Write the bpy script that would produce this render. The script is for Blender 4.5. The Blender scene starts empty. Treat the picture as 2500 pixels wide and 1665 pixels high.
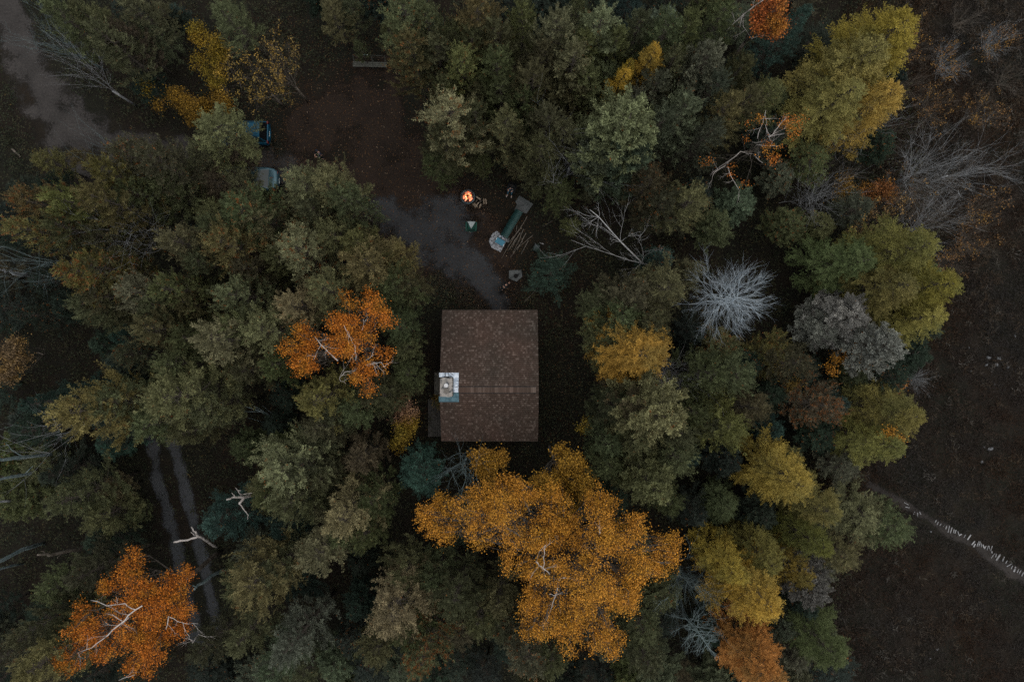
import bpy, math, random
import numpy as np
from mathutils import Vector

# ------------------------------------------------------------------ camera, sky, sun, exposure
SC = bpy.context.scene
COL = SC.collection
CAM_H, FPX, CX, CY = 55.0, 1650.0, 1250.0, 832.5        # drone height; focal length and centre in photo pixels
cam = bpy.data.cameras.new('camera'); cam_o = bpy.data.objects.new('camera', cam); COL.objects.link(cam_o)
cam.sensor_width = 36.0; cam.lens = 36.0 * FPX / 2500.0
cam.clip_start = 0.5; cam.clip_end = 2000
cam_o.location = (0, 0, CAM_H); cam_o.rotation_euler = (0, 0, 0)
SC.camera = cam_o
SUN_EL, SUN_AZ = math.radians(66), math.radians(100)      # azimuth clockwise from +Y
world = bpy.data.worlds.new('World'); SC.world = world; world.use_nodes = True
wn = world.node_tree
sky = wn.nodes.new('ShaderNodeTexSky'); sky.sky_type = 'NISHITA'; sky.sun_disc = False
sky.sun_elevation = SUN_EL; sky.sun_rotation = SUN_AZ; sky.air_density = 1.0; sky.dust_density = 2.0
bg = wn.nodes['Background']; wn.links.new(sky.outputs[0], bg.inputs[0]); bg.inputs[1].default_value = 0.075
sun = bpy.data.lights.new('sun', 'SUN'); sun.energy = 2.7; sun.angle = math.radians(165); sun.color = (1.0, 0.94, 0.80)
sun_o = bpy.data.objects.new('sun', sun); COL.objects.link(sun_o); sun_o.location = (0, 0, 60)
sd = Vector((math.sin(SUN_AZ) * math.cos(SUN_EL), math.cos(SUN_AZ) * math.cos(SUN_EL), math.sin(SUN_EL)))
sun_o.rotation_euler = sd.to_track_quat('Z', 'Y').to_euler()
SC.view_settings.view_transform = 'Standard'; SC.view_settings.look = 'None'
SC.view_settings.exposure = 0.0; SC.view_settings.gamma = 1.0
SC.view_settings.use_curve_mapping = False
SC.cycles.max_bounces = 5; SC.cycles.diffuse_bounces = 2; SC.cycles.glossy_bounces = 2
SC.cycles.transparent_max_bounces = 8; SC.cycles.transmission_bounces = 2
SC.cycles.use_denoising = False

PI = math.pi

def gpt(px, py, z=0.0):
    """point of the place at height z that the photo shows at pixel (px, py)"""
    k = (CAM_H - z) / FPX
    return Vector(((px - CX) * k, (CY - py) * k, z))

def m_of(pxlen, z=0.0):
    return pxlen * (CAM_H - z) / FPX

# ------------------------------------------------------------------ materials
def new_mat(name):
    m = bpy.data.materials.new(name); m.use_nodes = True
    nt = m.node_tree; b = nt.nodes['Principled BSDF']
    b.inputs['Specular IOR Level'].default_value = 0.3
    return m, nt, b

def N(nt, kind, **kw):
    n = nt.nodes.new(kind)
    for k, v in kw.items():
        if k.startswith('i_'):
            n.inputs[k[2:].replace('_', ' ')].default_value = v
        else:
            setattr(n, k, v)
    return n

def ramp(nt, fac, stops, interp='LINEAR'):
    r = nt.nodes.new('ShaderNodeValToRGB'); r.color_ramp.interpolation = interp
    e = r.color_ramp.elements
    while len(e) < len(stops): e.new(0.5)
    for k, (p, c) in enumerate(stops):
        e[k].position = p; e[k].color = (c[0], c[1], c[2], 1)
    nt.links.new(fac, r.inputs[0]); return r.outputs[0]

def mixc(nt, fac, a, b, mode='MIX'):
    n = nt.nodes.new('ShaderNodeMix'); n.data_type = 'RGBA'; n.blend_type = mode
    for s, v in ((0, fac), (6, a), (7, b)):
        if hasattr(v, 'links') or isinstance(v, bpy.types.NodeSocket): nt.links.new(v, n.inputs[s])
        else: n.inputs[s].default_value = v if s == 0 else (v[0], v[1], v[2], 1)
    return n.outputs[2]

def math_n(nt, op, a, b=None, clamp=False):
    n = nt.nodes.new('ShaderNodeMath'); n.operation = op; n.use_clamp = clamp
    for s, v in ((0, a), (1, b)):
        if v is None: continue
        if isinstance(v, bpy.types.NodeSocket): nt.links.new(v, n.inputs[s])
        else: n.inputs[s].default_value = v
    return n.outputs[0]

def mat_noise(name, c1, c2, scale=3.0, rough=0.8, metal=0.0, bump=0.0, detail=5, coord='Object', spec=0.3, stops=(0.35, 0.65)):
    m, nt, b = new_mat(name)
    tc = N(nt, 'ShaderNodeTexCoord'); nz = N(nt, 'ShaderNodeTexNoise'); nz.inputs['Scale'].default_value = scale
    nz.inputs['Detail'].default_value = detail
    nt.links.new(tc.outputs[coord], nz.inputs['Vector'])
    nt.links.new(ramp(nt, nz.outputs[0], [(stops[0], c1), (stops[1], c2)]), b.inputs['Base Color'])
    b.inputs['Roughness'].default_value = rough; b.inputs['Metallic'].default_value = metal
    b.inputs['Specular IOR Level'].default_value = spec
    if bump:
        bp = N(nt, 'ShaderNodeBump'); bp.inputs['Strength'].default_value = bump; bp.inputs['Distance'].default_value = 0.05
        nt.links.new(nz.outputs[0], bp.inputs['Height']); nt.links.new(bp.outputs[0], b.inputs['Normal'])
    return m

def mat_leaf(name, two_tone=None, rust=(0.24, 0.095, 0.03), var=(0.38, 0.9, 1.9), spec=0.2, noise_scale=0.45):
    """leaf colour = the tree's own object colour, varied leaf by leaf; alpha of the object colour = share of rust-brown cones"""
    m, nt, b = new_mat(name)
    oi = N(nt, 'ShaderNodeObjectInfo')
    at = N(nt, 'ShaderNodeAttribute', attribute_name='tint'); ah = N(nt, 'ShaderNodeAttribute', attribute_name='hgt')
    v = ramp(nt, at.outputs['Fac'], [(0.0, (var[0],) * 3), (0.55, (var[1],) * 3), (1.0, (var[2],) * 3)])
    base = oi.outputs['Color']
    tc = N(nt, 'ShaderNodeTexCoord')
    if two_tone:
        nz = N(nt, 'ShaderNodeTexNoise'); nz.inputs['Scale'].default_value = noise_scale; nz.inputs['Detail'].default_value = 2
        ad = N(nt, 'ShaderNodeVectorMath', operation='ADD')
        sc_ = N(nt, 'ShaderNodeVectorMath', operation='SCALE'); nt.links.new(oi.outputs['Random'], sc_.inputs['Scale'])
        sc_.inputs[0].default_value = (37, 91, 53)
        nt.links.new(tc.outputs['Object'], ad.inputs[0]); nt.links.new(sc_.outputs[0], ad.inputs[1])
        nt.links.new(ad.outputs[0], nz.inputs['Vector'])
        f = N(nt, 'ShaderNodeMapRange'); f.inputs[1].default_value = 0.46; f.inputs[2].default_value = 0.62
        nt.links.new(nz.outputs[0], f.inputs[0])
        f2 = math_n(nt, 'MULTIPLY', f.outputs[0], 0.42)
        base = mixc(nt, f2, base, two_tone)
    col = mixc(nt, 1.0, base, v, 'MULTIPLY')
    if rust:
        nz2 = N(nt, 'ShaderNodeTexNoise'); nz2.inputs['Scale'].default_value = 2.2; nz2.inputs['Detail'].default_value = 2
        nt.links.new(tc.outputs['Object'], nz2.inputs['Vector'])
        s1 = math_n(nt, 'MULTIPLY', oi.outputs['Alpha'], 0.2)
        th = math_n(nt, 'SUBTRACT', 0.72, s1)
        g1 = math_n(nt, 'GREATER_THAN', nz2.outputs[0], th)
        g2 = math_n(nt, 'GREATER_THAN', ah.outputs['Fac'], 0.35)
        g3 = math_n(nt, 'GREATER_THAN', at.outputs['Fac'], 0.4)
        g = math_n(nt, 'MULTIPLY', math_n(nt, 'MULTIPLY', g1, g2), g3)
        col = mixc(nt, g, col, rust)
    nt.links.new(col, b.inputs['Base Color']); b.inputs['Roughness'].default_value = 0.7
    b.inputs['Specular IOR Level'].default_value = spec
    return m

M = {}
M['cedar'] = mat_leaf('cedar_sprays')
M['larch'] = mat_leaf('larch_needles', two_tone=(0.10, 0.12, 0.05), rust=None, var=(0.6, 1.0, 1.45))
M['broad'] = mat_leaf('autumn_leaves', two_tone=(0.36, 0.20, 0.022), rust=None, var=(0.25, 0.95, 1.9), noise_scale=0.8)
M['bark'] = mat_noise('dark_bark', (0.05, 0.042, 0.035), (0.11, 0.095, 0.08), 6, 0.9, bump=0.4)
M['birch'] = mat_noise('pale_bark', (0.16, 0.145, 0.135), (0.52, 0.48, 0.46), 4, 0.75, bump=0.2, stops=(0.30, 0.5))
M['birchdim'] = mat_noise('shaggy_bark', (0.05, 0.042, 0.036), (0.15, 0.13, 0.11), 4, 0.8, bump=0.3)
M['dead'] = mat_noise('weathered_twigs', (0.20, 0.215, 0.23), (0.38, 0.39, 0.41), 3, 0.8)
M['deadstar'] = mat_noise('bluish_bleached_twigs', (0.24, 0.30, 0.36), (0.42, 0.48, 0.53), 3, 0.8)
M['deadwhite'] = mat_noise('bleached_twigs', (0.32, 0.33, 0.34), (0.56, 0.56, 0.57), 3, 0.75)
M['deadbrown'] = mat_noise('brown_twigs', (0.09, 0.075, 0.06), (0.19, 0.165, 0.14), 3, 0.8)
M['deadteal'] = mat_noise('lichen_twigs', (0.10, 0.15, 0.16), (0.24, 0.30, 0.31), 3, 0.8)

# ------------------------------------------------------------------ mesh helpers
def raw_mesh(name, V, F, attrs=None, smooth=False, uv=None):
    """V (n,3) array, F (m,k) array of equal-sized faces"""
    V = np.asarray(V, dtype=np.float32); F = np.asarray(F, dtype=np.int32)
    me = bpy.data.meshes.new(name)
    nf, k = F.shape
    me.vertices.add(len(V)); me.vertices.foreach_set('co', V.ravel())
    me.loops.add(nf * k); me.loops.foreach_set('vertex_index', F.ravel())
    me.polygons.add(nf)
    me.polygons.foreach_set('loop_start', np.arange(0, nf * k, k, dtype=np.int32))
    me.polygons.foreach_set('loop_total', np.full(nf, k, dtype=np.int32))
    if smooth: me.polygons.foreach_set('use_smooth', np.ones(nf, dtype=bool))
    for an, (dom, dat) in (attrs or {}).items():
        a = me.attributes.new(an, 'FLOAT', dom); a.data.foreach_set('value', np.asarray(dat, dtype=np.float32))
    if uv is not None:
        l = me.uv_layers.new(name='UVMap'); l.data.foreach_set('uv', np.asarray(uv, dtype=np.float32).ravel())
    me.update(calc_edges=True)
    return me

class MB:
    """collects boxes, tubes, prisms ...; build() links them as ONE mesh object"""
    def __init__(s): s.v = []; s.f = []
    def add(s, vs, fs):
        o = len(s.v); s.v += [tuple(x) for x in vs]; s.f += [tuple(i + o for i in f) for f in fs]; return s
    def box(s, c, d, rz=0.0, ry=0.0):
        x, y, z = d[0] / 2, d[1] / 2, d[2] / 2
        vs = [Vector((i * x, j * y, k * z)) for i in (-1, 1) for j in (-1, 1) for k in (-1, 1)]
        from mathutils import Matrix
        R = Matrix.Rotation(rz, 3, 'Z') @ Matrix.Rotation(ry, 3, 'Y')
        vs = [R @ v + Vector(c) for v in vs]
        return s.add(vs, [(0, 1, 3, 2), (4, 6, 7, 5), (0, 4, 5, 1), (2, 3, 7, 6), (0, 2, 6, 4), (1, 5, 7, 3)])
    def tube(s, pts, rad, n=6, cap=True):
        pts = [Vector(p) for p in pts]
        if not isinstance(rad, (list, tuple)): rad = [rad] * len(pts)
        rings = []; up = Vector((0.13, 0.21, 1)).normalized()
        vs = []
        for i, p in enumerate(pts):
            d = (pts[min(i + 1, len(pts) - 1)] - pts[max(i - 1, 0)])
            d = d.normalized() if d.length > 1e-9 else Vector((0, 0, 1))
            a = d.cross(up if abs(d.dot(up)) < 0.95 else Vector((1, 0, 0))).normalized(); b = d.cross(a)
            for k in range(n):
                t = 2 * PI * k / n
                vs.append(p + (a * math.cos(t) + b * math.sin(t)) * rad[i])
        fs = []
        for i in range(len(pts) - 1):
            for k in range(n):
                k2 = (k + 1) % n
                fs.append((i * n + k, i * n + k2, (i + 1) * n + k2, (i + 1) * n + k))
        if cap: fs += [tuple(range(n))[::-1], tuple((len(pts) - 1) * n + k for k in range(n))]
        return s.add(vs, fs)
    def cyl(s, c, r, h, n=20, r2=None):
        c = Vector(c); return s.tube([c, c + Vector((0, 0, h))], [r, r if r2 is None else r2], n)
    def prism(s, poly, z0, z1):
        n = len(poly)
        a = sum(poly[i][0] * poly[(i + 1) % n][1] - poly[(i + 1) % n][0] * poly[i][1] for i in range(n))
        if a < 0: poly = poly[::-1]
        vs = [(x, y, z0) for x, y in poly] + [(x, y, z1) for x, y in poly]
        fs = [tuple(range(n))[::-1], tuple(range(n, 2 * n))] + [(i, (i + 1) % n, n + (i + 1) % n, n + i) for i in range(n)]
        return s.add(vs, fs)
    def ring(s, c, r0, r1, z0, z1, n=28):
        c = Vector(c); vs = []
        for k in range(n):
            t = 2 * PI * k / n
            for r, z in ((r0, z0), (r1, z0), (r1, z1), (r0, z1)):
                vs.append(c + Vector((r * math.cos(t), r * math.sin(t), z)))
        fs = []
        for k in range(n):
            q = (k + 1) % n
            for j in range(4):
                j2 = (j + 1) % 4
                fs.append((k * 4 + j, q * 4 + j, q * 4 + j2, k * 4 + j2))
        return s.add(vs, fs)
    def blob(s, c, d, n=10, m=6, jit=0.0, rnd=None):
        vs = [(c[0], c[1], c[2] - d[2])]
        for j in range(1, m):
            ph = -PI / 2 + PI * j / m
            for k in range(n):
                t = 2 * PI * k / n; q = 1 + (rnd.uniform(-jit, jit) if rnd else 0)
                vs.append((c[0] + d[0] * math.cos(ph) * math.cos(t) * q, c[1] + d[1] * math.cos(ph) * math.sin(t) * q, c[2] + d[2] * math.sin(ph) * q))
        vs.append((c[0], c[1], c[2] + d[2])); fs = []
        for k in range(n): fs.append((0, 1 + (k + 1) % n, 1 + k))
        for j in range(m - 2):
            for k in range(n):
                a = 1 + j * n; fs.append((a + k, a + (k + 1) % n, a + n + (k + 1) % n, a + n + k))
        a = 1 + (m - 2) * n
        for k in range(n): fs.append((a + k, a + (k + 1) % n, len(vs) - 1))
        return s.add(vs, fs)
    def mesh(s, name, smooth=False):
        me = bpy.data.meshes.new(name); me.from_pydata([tuple(v) for v in s.v], [], s.f)
        if smooth: me.polygons.foreach_set('use_smooth', [True] * len(me.polygons))
        me.update(); return me
    def build(s, name, mat, parent=None, smooth=False, bevel=0.0):
        o = link(name, s.mesh(name, smooth), mat, parent)
        if bevel:
            b = o.modifiers.new('bevel', 'BEVEL'); b.width = bevel; b.segments = 2; b.limit_method = 'ANGLE'
        return o

def link(name, me, mat=None, parent=None):
    o = bpy.data.objects.new(name, me); COL.objects.link(o)
    if mat is not None and not me.materials: me.materials.append(mat)
    if parent is not None: o.parent = parent
    return o

def thing(name, label, cat, loc=(0, 0, 0), rz=0.0, group=None):
    o = bpy.data.objects.new(name, None); COL.objects.link(o); o.empty_display_size = 0.3
    o.location = loc; o.rotation_euler = (0, 0, rz)
    return tag(o, label, cat, group)

def tag(o, label, cat, group=None):
    o['label'] = label; o['category'] = cat
    if group: o['group'] = group
    return o

def struct(o): o['kind'] = 'structure'; return o
def stuff(o): o['kind'] = 'stuff'; return o

def unit(a): return a / np.maximum(np.linalg.norm(a, axis=-1, keepdims=True), 1e-9)

def leaf_mesh(name, P, D, L, W, rng, hgt=None, up_bias=0.6, tint=None):
    """one small pointed leaf or spray per row of P, along D"""
    n = len(P); D = unit(D)
    nr = unit(rng.normal(size=(n, 3)) * 0.8 + np.array([0, 0, up_bias]))
    S = unit(np.cross(D, nr)); U = np.cross(S, D)
    L = np.asarray(L).reshape(-1, 1); W = np.asarray(W).reshape(-1, 1)
    mid = P + D * L * 0.45 + U * L * 0.08
    V = np.stack([P, mid + S * W * 0.5, P + D * L, mid - S * W * 0.5], axis=1).reshape(-1, 3)
    F = np.arange(4 * n).reshape(n, 4)
    t = rng.random(n) if tint is None else tint
    return raw_mesh(name, V, F, {'tint': ('FACE', t), 'hgt': ('FACE', np.ones(n) if hgt is None else hgt)})

# ------------------------------------------------------------------ tree generators (meshes in tree space, foot at the origin)
def plume_crown(name, rng, plumes, per, leaf, flat=0.45):
    """feathery sprays: plumes = rows (base xyz, axis xyz, length, width, height fraction)"""
    B = np.array([p[0] for p in plumes]); A = unit(np.array([p[1] for p in plumes])); Ln = np.array([p[2] for p in plumes]); Wd = np.array([p[3] for p in plumes]); Hh = np.array([p[4] for p in plumes])
    n = len(B); S = unit(np.cross(A, unit(rng.normal(size=(n, 3)) * flat + np.array([0, 0, 1.0])))); U = np.cross(S, A)
    ix = np.repeat(np.arange(n), per); m = len(ix); u = rng.random(m) ** 0.8; sg = rng.normal(size=m) * 0.5
    lat = sg * Wd[ix] * (1.05 - 0.75 * u)
    P = B[ix] + A[ix] * (u * Ln[ix])[:, None] + S[ix] * lat[:, None] + U[ix] * (rng.normal(size=m) * 0.22 * Wd[ix] + 0.10 * Ln[ix] * u * u)[:, None]
    D = A[ix] * 0.8 + S[ix] * (np.sign(sg) * 0.6)[:, None] + rng.normal(size=(m, 3)) * 0.38
    tint = np.clip(np.repeat(rng.random(n) * 0.6, per) + rng.random(m) * 0.4, 0, 1)
    return leaf_mesh(name, P, D, rng.uniform(.6, 1.35, m) * leaf[0], rng.uniform(.6, 1.3, m) * leaf[1], rng, Hh[ix], up_bias=0.7, tint=tint)

def cedar_meshes(seed, H=10.0, R=2.2, nb=100, up=0.8, leaf=(0.14, 0.042), start=0.34, prof=0.62, per=50, plen=0.95, pw=0.165, many=0.62):
    rng = np.random.default_rng(seed); PL = []; tr = MB()
    lean = rng.normal(size=2) * 0.02
    lobes = rng.uniform(0.55, 1.3, 8); ph0 = rng.uniform(0, 6)
    for i in range(nb):
        t = ((i + rng.random()) / nb) ** 0.8; q = start + (1 - start) * t
        az = i * 2.39996 + rng.normal() * 0.3
        lb = lobes[int((az + ph0) / (2 * PI) * 8) % 8]
        r = R * ((1 - t) ** prof) * (0.48 + 0.85 * rng.random()) * (0.42 + 0.58 * lb) * min(1, 0.38 + 2.4 * t) + 0.12
        o = np.array([math.cos(az), math.sin(az), 0.0]); sd_ = np.array([-o[1], o[0], 0.0])
        z = H * q - up * 0.42 * r; rise = up * r * rng.uniform(.35, .65)
        p0 = np.array([lean[0] * z, lean[1] * z, z]); bend = rng.normal() * 0.22
        bp = [p0, p0 + o * r * .5 + sd_ * bend * r * .2 + np.array([0, 0, rise * .25]), p0 + o * r * .95 + sd_ * bend * r * .6 + np.array([0, 0, rise])]
        if r > .35: tr.tube(bp, [0.034, 0.022, 0.007], 3, cap=False)
        k = int((2.5 + 4.6 * r) * many)
        for j in range(k):
            s = 0.30 + 0.70 * math.sqrt((j + rng.random()) / k)
            c = bp[0] * (1 - s) ** 2 + bp[1] * 2 * s * (1 - s) + bp[2] * s * s
            side = rng.normal() * 0.75
            ax = o * (0.55 + .35 * s) + sd_ * side * .8 + np.array([0, 0, (0.30 + up * .55 * s) * rng.uniform(.6, 1.3)])
            L = plen * rng.uniform(.55, 1.25) * (0.55 + 0.35 * min(r, 1.6)) * (1.15 - .35 * abs(side) * .5)
            PL.append((c - ax / np.linalg.norm(ax) * L * .15, ax, L, pw * rng.uniform(.7, 1.25), q))
    for j in range(7):
        az = j * 2.4; PL.append((np.array([lean[0] * H, lean[1] * H, H * .955]), np.array([math.cos(az) * .55, math.sin(az) * .55, .8]), .5, .16, 1.0))
    crown = plume_crown('cedar_crown', rng, PL, per, leaf)
    tr.tube([(0, 0, 0), (lean[0] * H * .4, lean[1] * H * .4, H * .4), (lean[0] * H, lean[1] * H, H * 0.97)], [0.17, 0.12, 0.02], 8)
    return crown, tr.mesh('cedar_trunk', True)

def larch_meshes(seed, H=10.0, R=2.3, nb=105):
    rng = np.random.default_rng(seed); PL = []; tr = MB()
    lobes = rng.uniform(0.5, 1.35, 7); ph0 = rng.uniform(0, 6)
    for i in range(nb):
        t = ((i + rng.random()) / nb) ** 0.85; q = .16 + .83 * t; az = i * 2.39996 + rng.normal() * 0.35
        lb = lobes[int((az + ph0) / (2 * PI) * 7) % 7]
        r = R * (1 - t) ** 0.6 * (0.6 + 0.6 * rng.random()) * (0.5 + 0.5 * lb) * min(1, .7 + 1.5 * t) + 0.12
        o = np.array([math.cos(az), math.sin(az), 0.0]); sd_ = np.array([-o[1], o[0], 0.0]); p0 = np.array([0, 0, H * q])
        bp = [p0, p0 + o * r * .5 + np.array([0, 0, .02 * r]), p0 + o * r * .98 + np.array([0, 0, .14 * r])]
        tr.tube(bp, [0.03, 0.02, 0.007], 3, cap=False)
        k = int(5 + 9 * r)
        for j in range(k):
            s = 0.12 + 0.88 * math.sqrt((j + rng.random()) / k); c = bp[0] * (1 - s) ** 2 + bp[1] * 2 * s * (1 - s) + bp[2] * s * s
            sg = 1 if j % 2 else -1; ax = o * .75 + sd_ * sg * rng.uniform(.2, .9) + np.array([0, 0, rng.uniform(-.18, .22)])
            PL.append((c, ax, rng.uniform(.35, .75) * (.5 + .4 * min(r, 1.5)), .13 * rng.uniform(.7, 1.3), q))
    for j in range(6): PL.append((np.array([0, 0, H * .96]), np.array([math.cos(j * 2.4) * .5, math.sin(j * 2.4) * .5, .9]), .45, .12, 1.0))
    crown = plume_crown('larch_crown', rng, PL, 34, (.10, .034), .6)
    tr.tube([(0, 0, 0), (0, 0, H * .5), (0, 0, H * .98)], [0.17, 0.1, 0.02], 8)
    return crown, tr.mesh('larch_trunk', True)

def wig(p, q, rng, amp=0.08, n=5):
    p, q = np.array(p, float), np.array(q, float); L = np.linalg.norm(q - p); out = []
    off = np.zeros(3)
    for i in range(n + 1):
        t = i / n
        if 0 < i < n: off = off * 0.5 + rng.normal(size=3) * amp * L * 0.6
        else: off = np.zeros(3)
        out.append(p + (q - p) * t + off)
    return out

def blob_tree(blobs, base, rng, dens=1.0, leaf=0.13, trunk_r=0.2, fork_z=None, flat=0.75, bare=0.15, clump=0.19):
    """broadleaf tree: limbs reach out to each leafy mass; blobs = [(x, y, z, r)] in tree space"""
    tr = MB(); Ps = []; B = np.array(blobs, float); ctr = B[:, :3].mean(axis=0)
    zf = fork_z if fork_z is not None else ctr[2] * 0.5
    fork = np.array([ctr[0] * 0.35, ctr[1] * 0.35, zf])
    tr.tube(wig((0, 0, 0), fork, rng, 0.03, 4), [trunk_r, trunk_r * .92, trunk_r * .85, trunk_r * .8, trunk_r * .75], 8)
    hub = np.array([ctr[0] * 0.75, ctr[1] * 0.75, zf + (ctr[2] - zf) * 0.55])
    tr.tube(wig(fork, hub, rng, 0.05, 3), [trunk_r * .75, trunk_r * .65, trunk_r * .55, trunk_r * .5], 7)
    for (x, y, z, r) in blobs:
        c = np.array([x, y, z]); st = fork if rng.random() < 0.4 else hub
        top = c + np.array([0, 0, r * 0.45])
        pts = wig(st, top, rng, 0.07, 6)
        k = trunk_r * 0.42
        tr.tube(pts, [k, k * .85, k * .7, k * .55, k * .42, k * .3, k * .15], 5, cap=False)
        for _ in range(int(2 + 4 * r)):
            d = unit(rng.normal(size=3) + np.array([0, 0, .4])); e = c + d * r * np.array([1, 1, flat]) * rng.uniform(.7, 1.08)
            sp = pts[int(rng.integers(3, 6))]
            tr.tube(wig(sp, e, rng, 0.1, 4), [k * .3, k * .24, k * .18, k * .12, k * .05], 3, cap=False)
        nc = int(30 * r * r * dens) + 4
        d = unit(rng.normal(size=(nc, 3)) + np.array([0, 0, .25]))
        rr = r * (0.35 + 0.68 * rng.random(nc) ** 0.45)
        keep = rng.random(nc) > bare * 0.5
        cc = (c + d * rr[:, None] * np.array([1, 1, flat]))[keep]
        m = 30
        Ps.append(np.repeat(cc, m, axis=0) + rng.normal(size=(len(cc) * m, 3)) * clump * np.array([1, 1, .6]) * rng.uniform(.5, 1.2, (len(cc) * m, 1)))
    P = np.concatenate(Ps); n = len(P)
    D = rng.normal(size=(n, 3)) + np.array([0, 0, -0.3])
    crown = leaf_mesh('birch_crown', P, D, rng.uniform(.7, 1.3, n) * leaf, rng.uniform(.6, 1.1, n) * leaf * .8, rng, up_bias=1.0)
    return crown, tr.mesh('birch_trunk', True)

def twigs(mb, p, d, L, r, depth, rng, n_side=3, nodes=None, spread=0.6, up=0.05, sides=3):
    p = np.array(p, float); d = unit(np.array(d, float)); seg = 5; pts = [p]; dd = d
    for i in range(seg):
        dd = unit(dd + rng.normal(size=3) * 0.13 + np.array([0, 0, up])); pts.append(pts[-1] + dd * L / seg)
    mb.tube(pts, [r * (1 - 0.78 * i / seg) for i in range(seg + 1)], sides if depth < 2 else 4, cap=False)
    if nodes is not None: nodes.append(pts[-1]); nodes.append(pts[3])
    if depth <= 0: return
    for k in range(n_side):
        i = int(rng.integers(1, seg)); q = pts[i]
        ax = unit(np.cross(d, rng.normal(size=3)))
        nd = unit(d + ax * spread * rng.uniform(.6, 1.4))
        twigs(mb, q, nd, L * rng.uniform(.38, .65), r * 0.5, depth - 1, rng, n_side, nodes, spread, up, sides)

def bare_tree(seed, H, R, n=24, style='radial', r0=0.035, depth=2, n_side=4, leafy=0):
    rng = np.random.default_rng(seed); mb = MB(); nodes = []
    if style == 'radial':
        mb.tube([(0, 0, 0), (rng.normal() * .1, rng.normal() * .1, H * .5), (0, 0, H * .95)], [0.13, 0.10, 0.02], 7)
        for i in range(n):
            t = (i + rng.random()) / n; z = H * (0.45 + 0.52 * t); az = i * 2.39996 + rng.normal() * .2
            L = R * (1.05 - 0.55 * t) * rng.uniform(.75, 1.15)
            twigs(mb, (0, 0, z), (math.cos(az), math.sin(az), .12 + .5 * t), L, r0, depth, rng, n_side, nodes, .55, .03)
    else:                                                     # forked: several rising stems
        mb.tube([(0, 0, 0), (0, 0, H * .35)], [0.10 * H / 9, 0.075 * H / 9], 6)
        for i in range(n):
            az = i * 2.39996 + rng.normal() * .4; z = H * rng.uniform(.08, .36)
            o = R / max(H - z, .5)
            twigs(mb, (0, 0, z), (math.cos(az) * o, math.sin(az) * o, 1), math.hypot(R, H - z) * rng.uniform(.7, 1.0), r0, depth, rng, n_side, nodes, .5, .05)
    me = mb.mesh('bare_branches', True)
    lm = None
    if leafy:
        Nn = np.array(nodes); idx = rng.integers(0, len(Nn), leafy)
        P = np.repeat(Nn[idx], 14, axis=0) + rng.normal(size=(leafy * 14, 3)) * .13; n_ = len(P)
        lm = leaf_mesh('sparse_leaves', P, rng.normal(size=(n_, 3)), rng.uniform(.08, .14, n_), rng.uniform(.06, .1, n_), rng, up_bias=1)
    return me, lm

# ------------------------------------------------------------------ ground, roads, paths
def ground_material():
    m, nt, b = new_mat('forest_floor')
    tc = N(nt, 'ShaderNodeTexCoord')
    def nz(scale, det=6, rough=0.6):
        n = N(nt, 'ShaderNodeTexNoise'); n.inputs['Scale'].default_value = scale; n.inputs['Detail'].default_value = det
        n.inputs['Roughness'].default_value = rough; nt.links.new(tc.outputs['Object'], n.inputs['Vector']); return n.outputs[0]
    big, mid, fine = nz(0.12, 3), nz(0.7, 6, 0.7), nz(9, 6, 0.75)
    c = ramp(nt, mid, [(0.3, (0.0071, 0.0062, 0.0043)), (0.5, (0.0131, 0.0095, 0.0062)), (0.72, (0.0203, 0.0134, 0.0081))])
    c2 = ramp(nt, mid, [(0.3, (0.0062, 0.0071, 0.0043)), (0.7, (0.0143, 0.0138, 0.0081))])
    c = mixc(nt, ramp(nt, big, [(0.42, (0, 0, 0)), (0.6, (1, 1, 1))]), c, c2)
    c = mixc(nt, 1.0, c, ramp(nt, fine, [(0.3, (0.45,) * 3), (0.5, (0.95,) * 3), (0.75, (1.8,) * 3)]), 'MULTIPLY')
    nt.links.new(c, b.inputs['Base Color']); b.inputs['Roughness'].default_value = 0.95
    bp = N(nt, 'ShaderNodeBump'); bp.inputs['Strength'].default_value = 0.6; bp.inputs['Distance'].default_value = 0.06
    nt.links.new(fine, bp.inputs['Height']); nt.links.new(bp.outputs[0], b.inputs['Normal'])
    return m

g = MB(); g.add([(-900, -900, 0), (900, -900, 0), (900, 900, 0), (-900, 900, 0)], [(0, 1, 2, 3)])
struct(g.build('ground', ground_material()))

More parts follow.
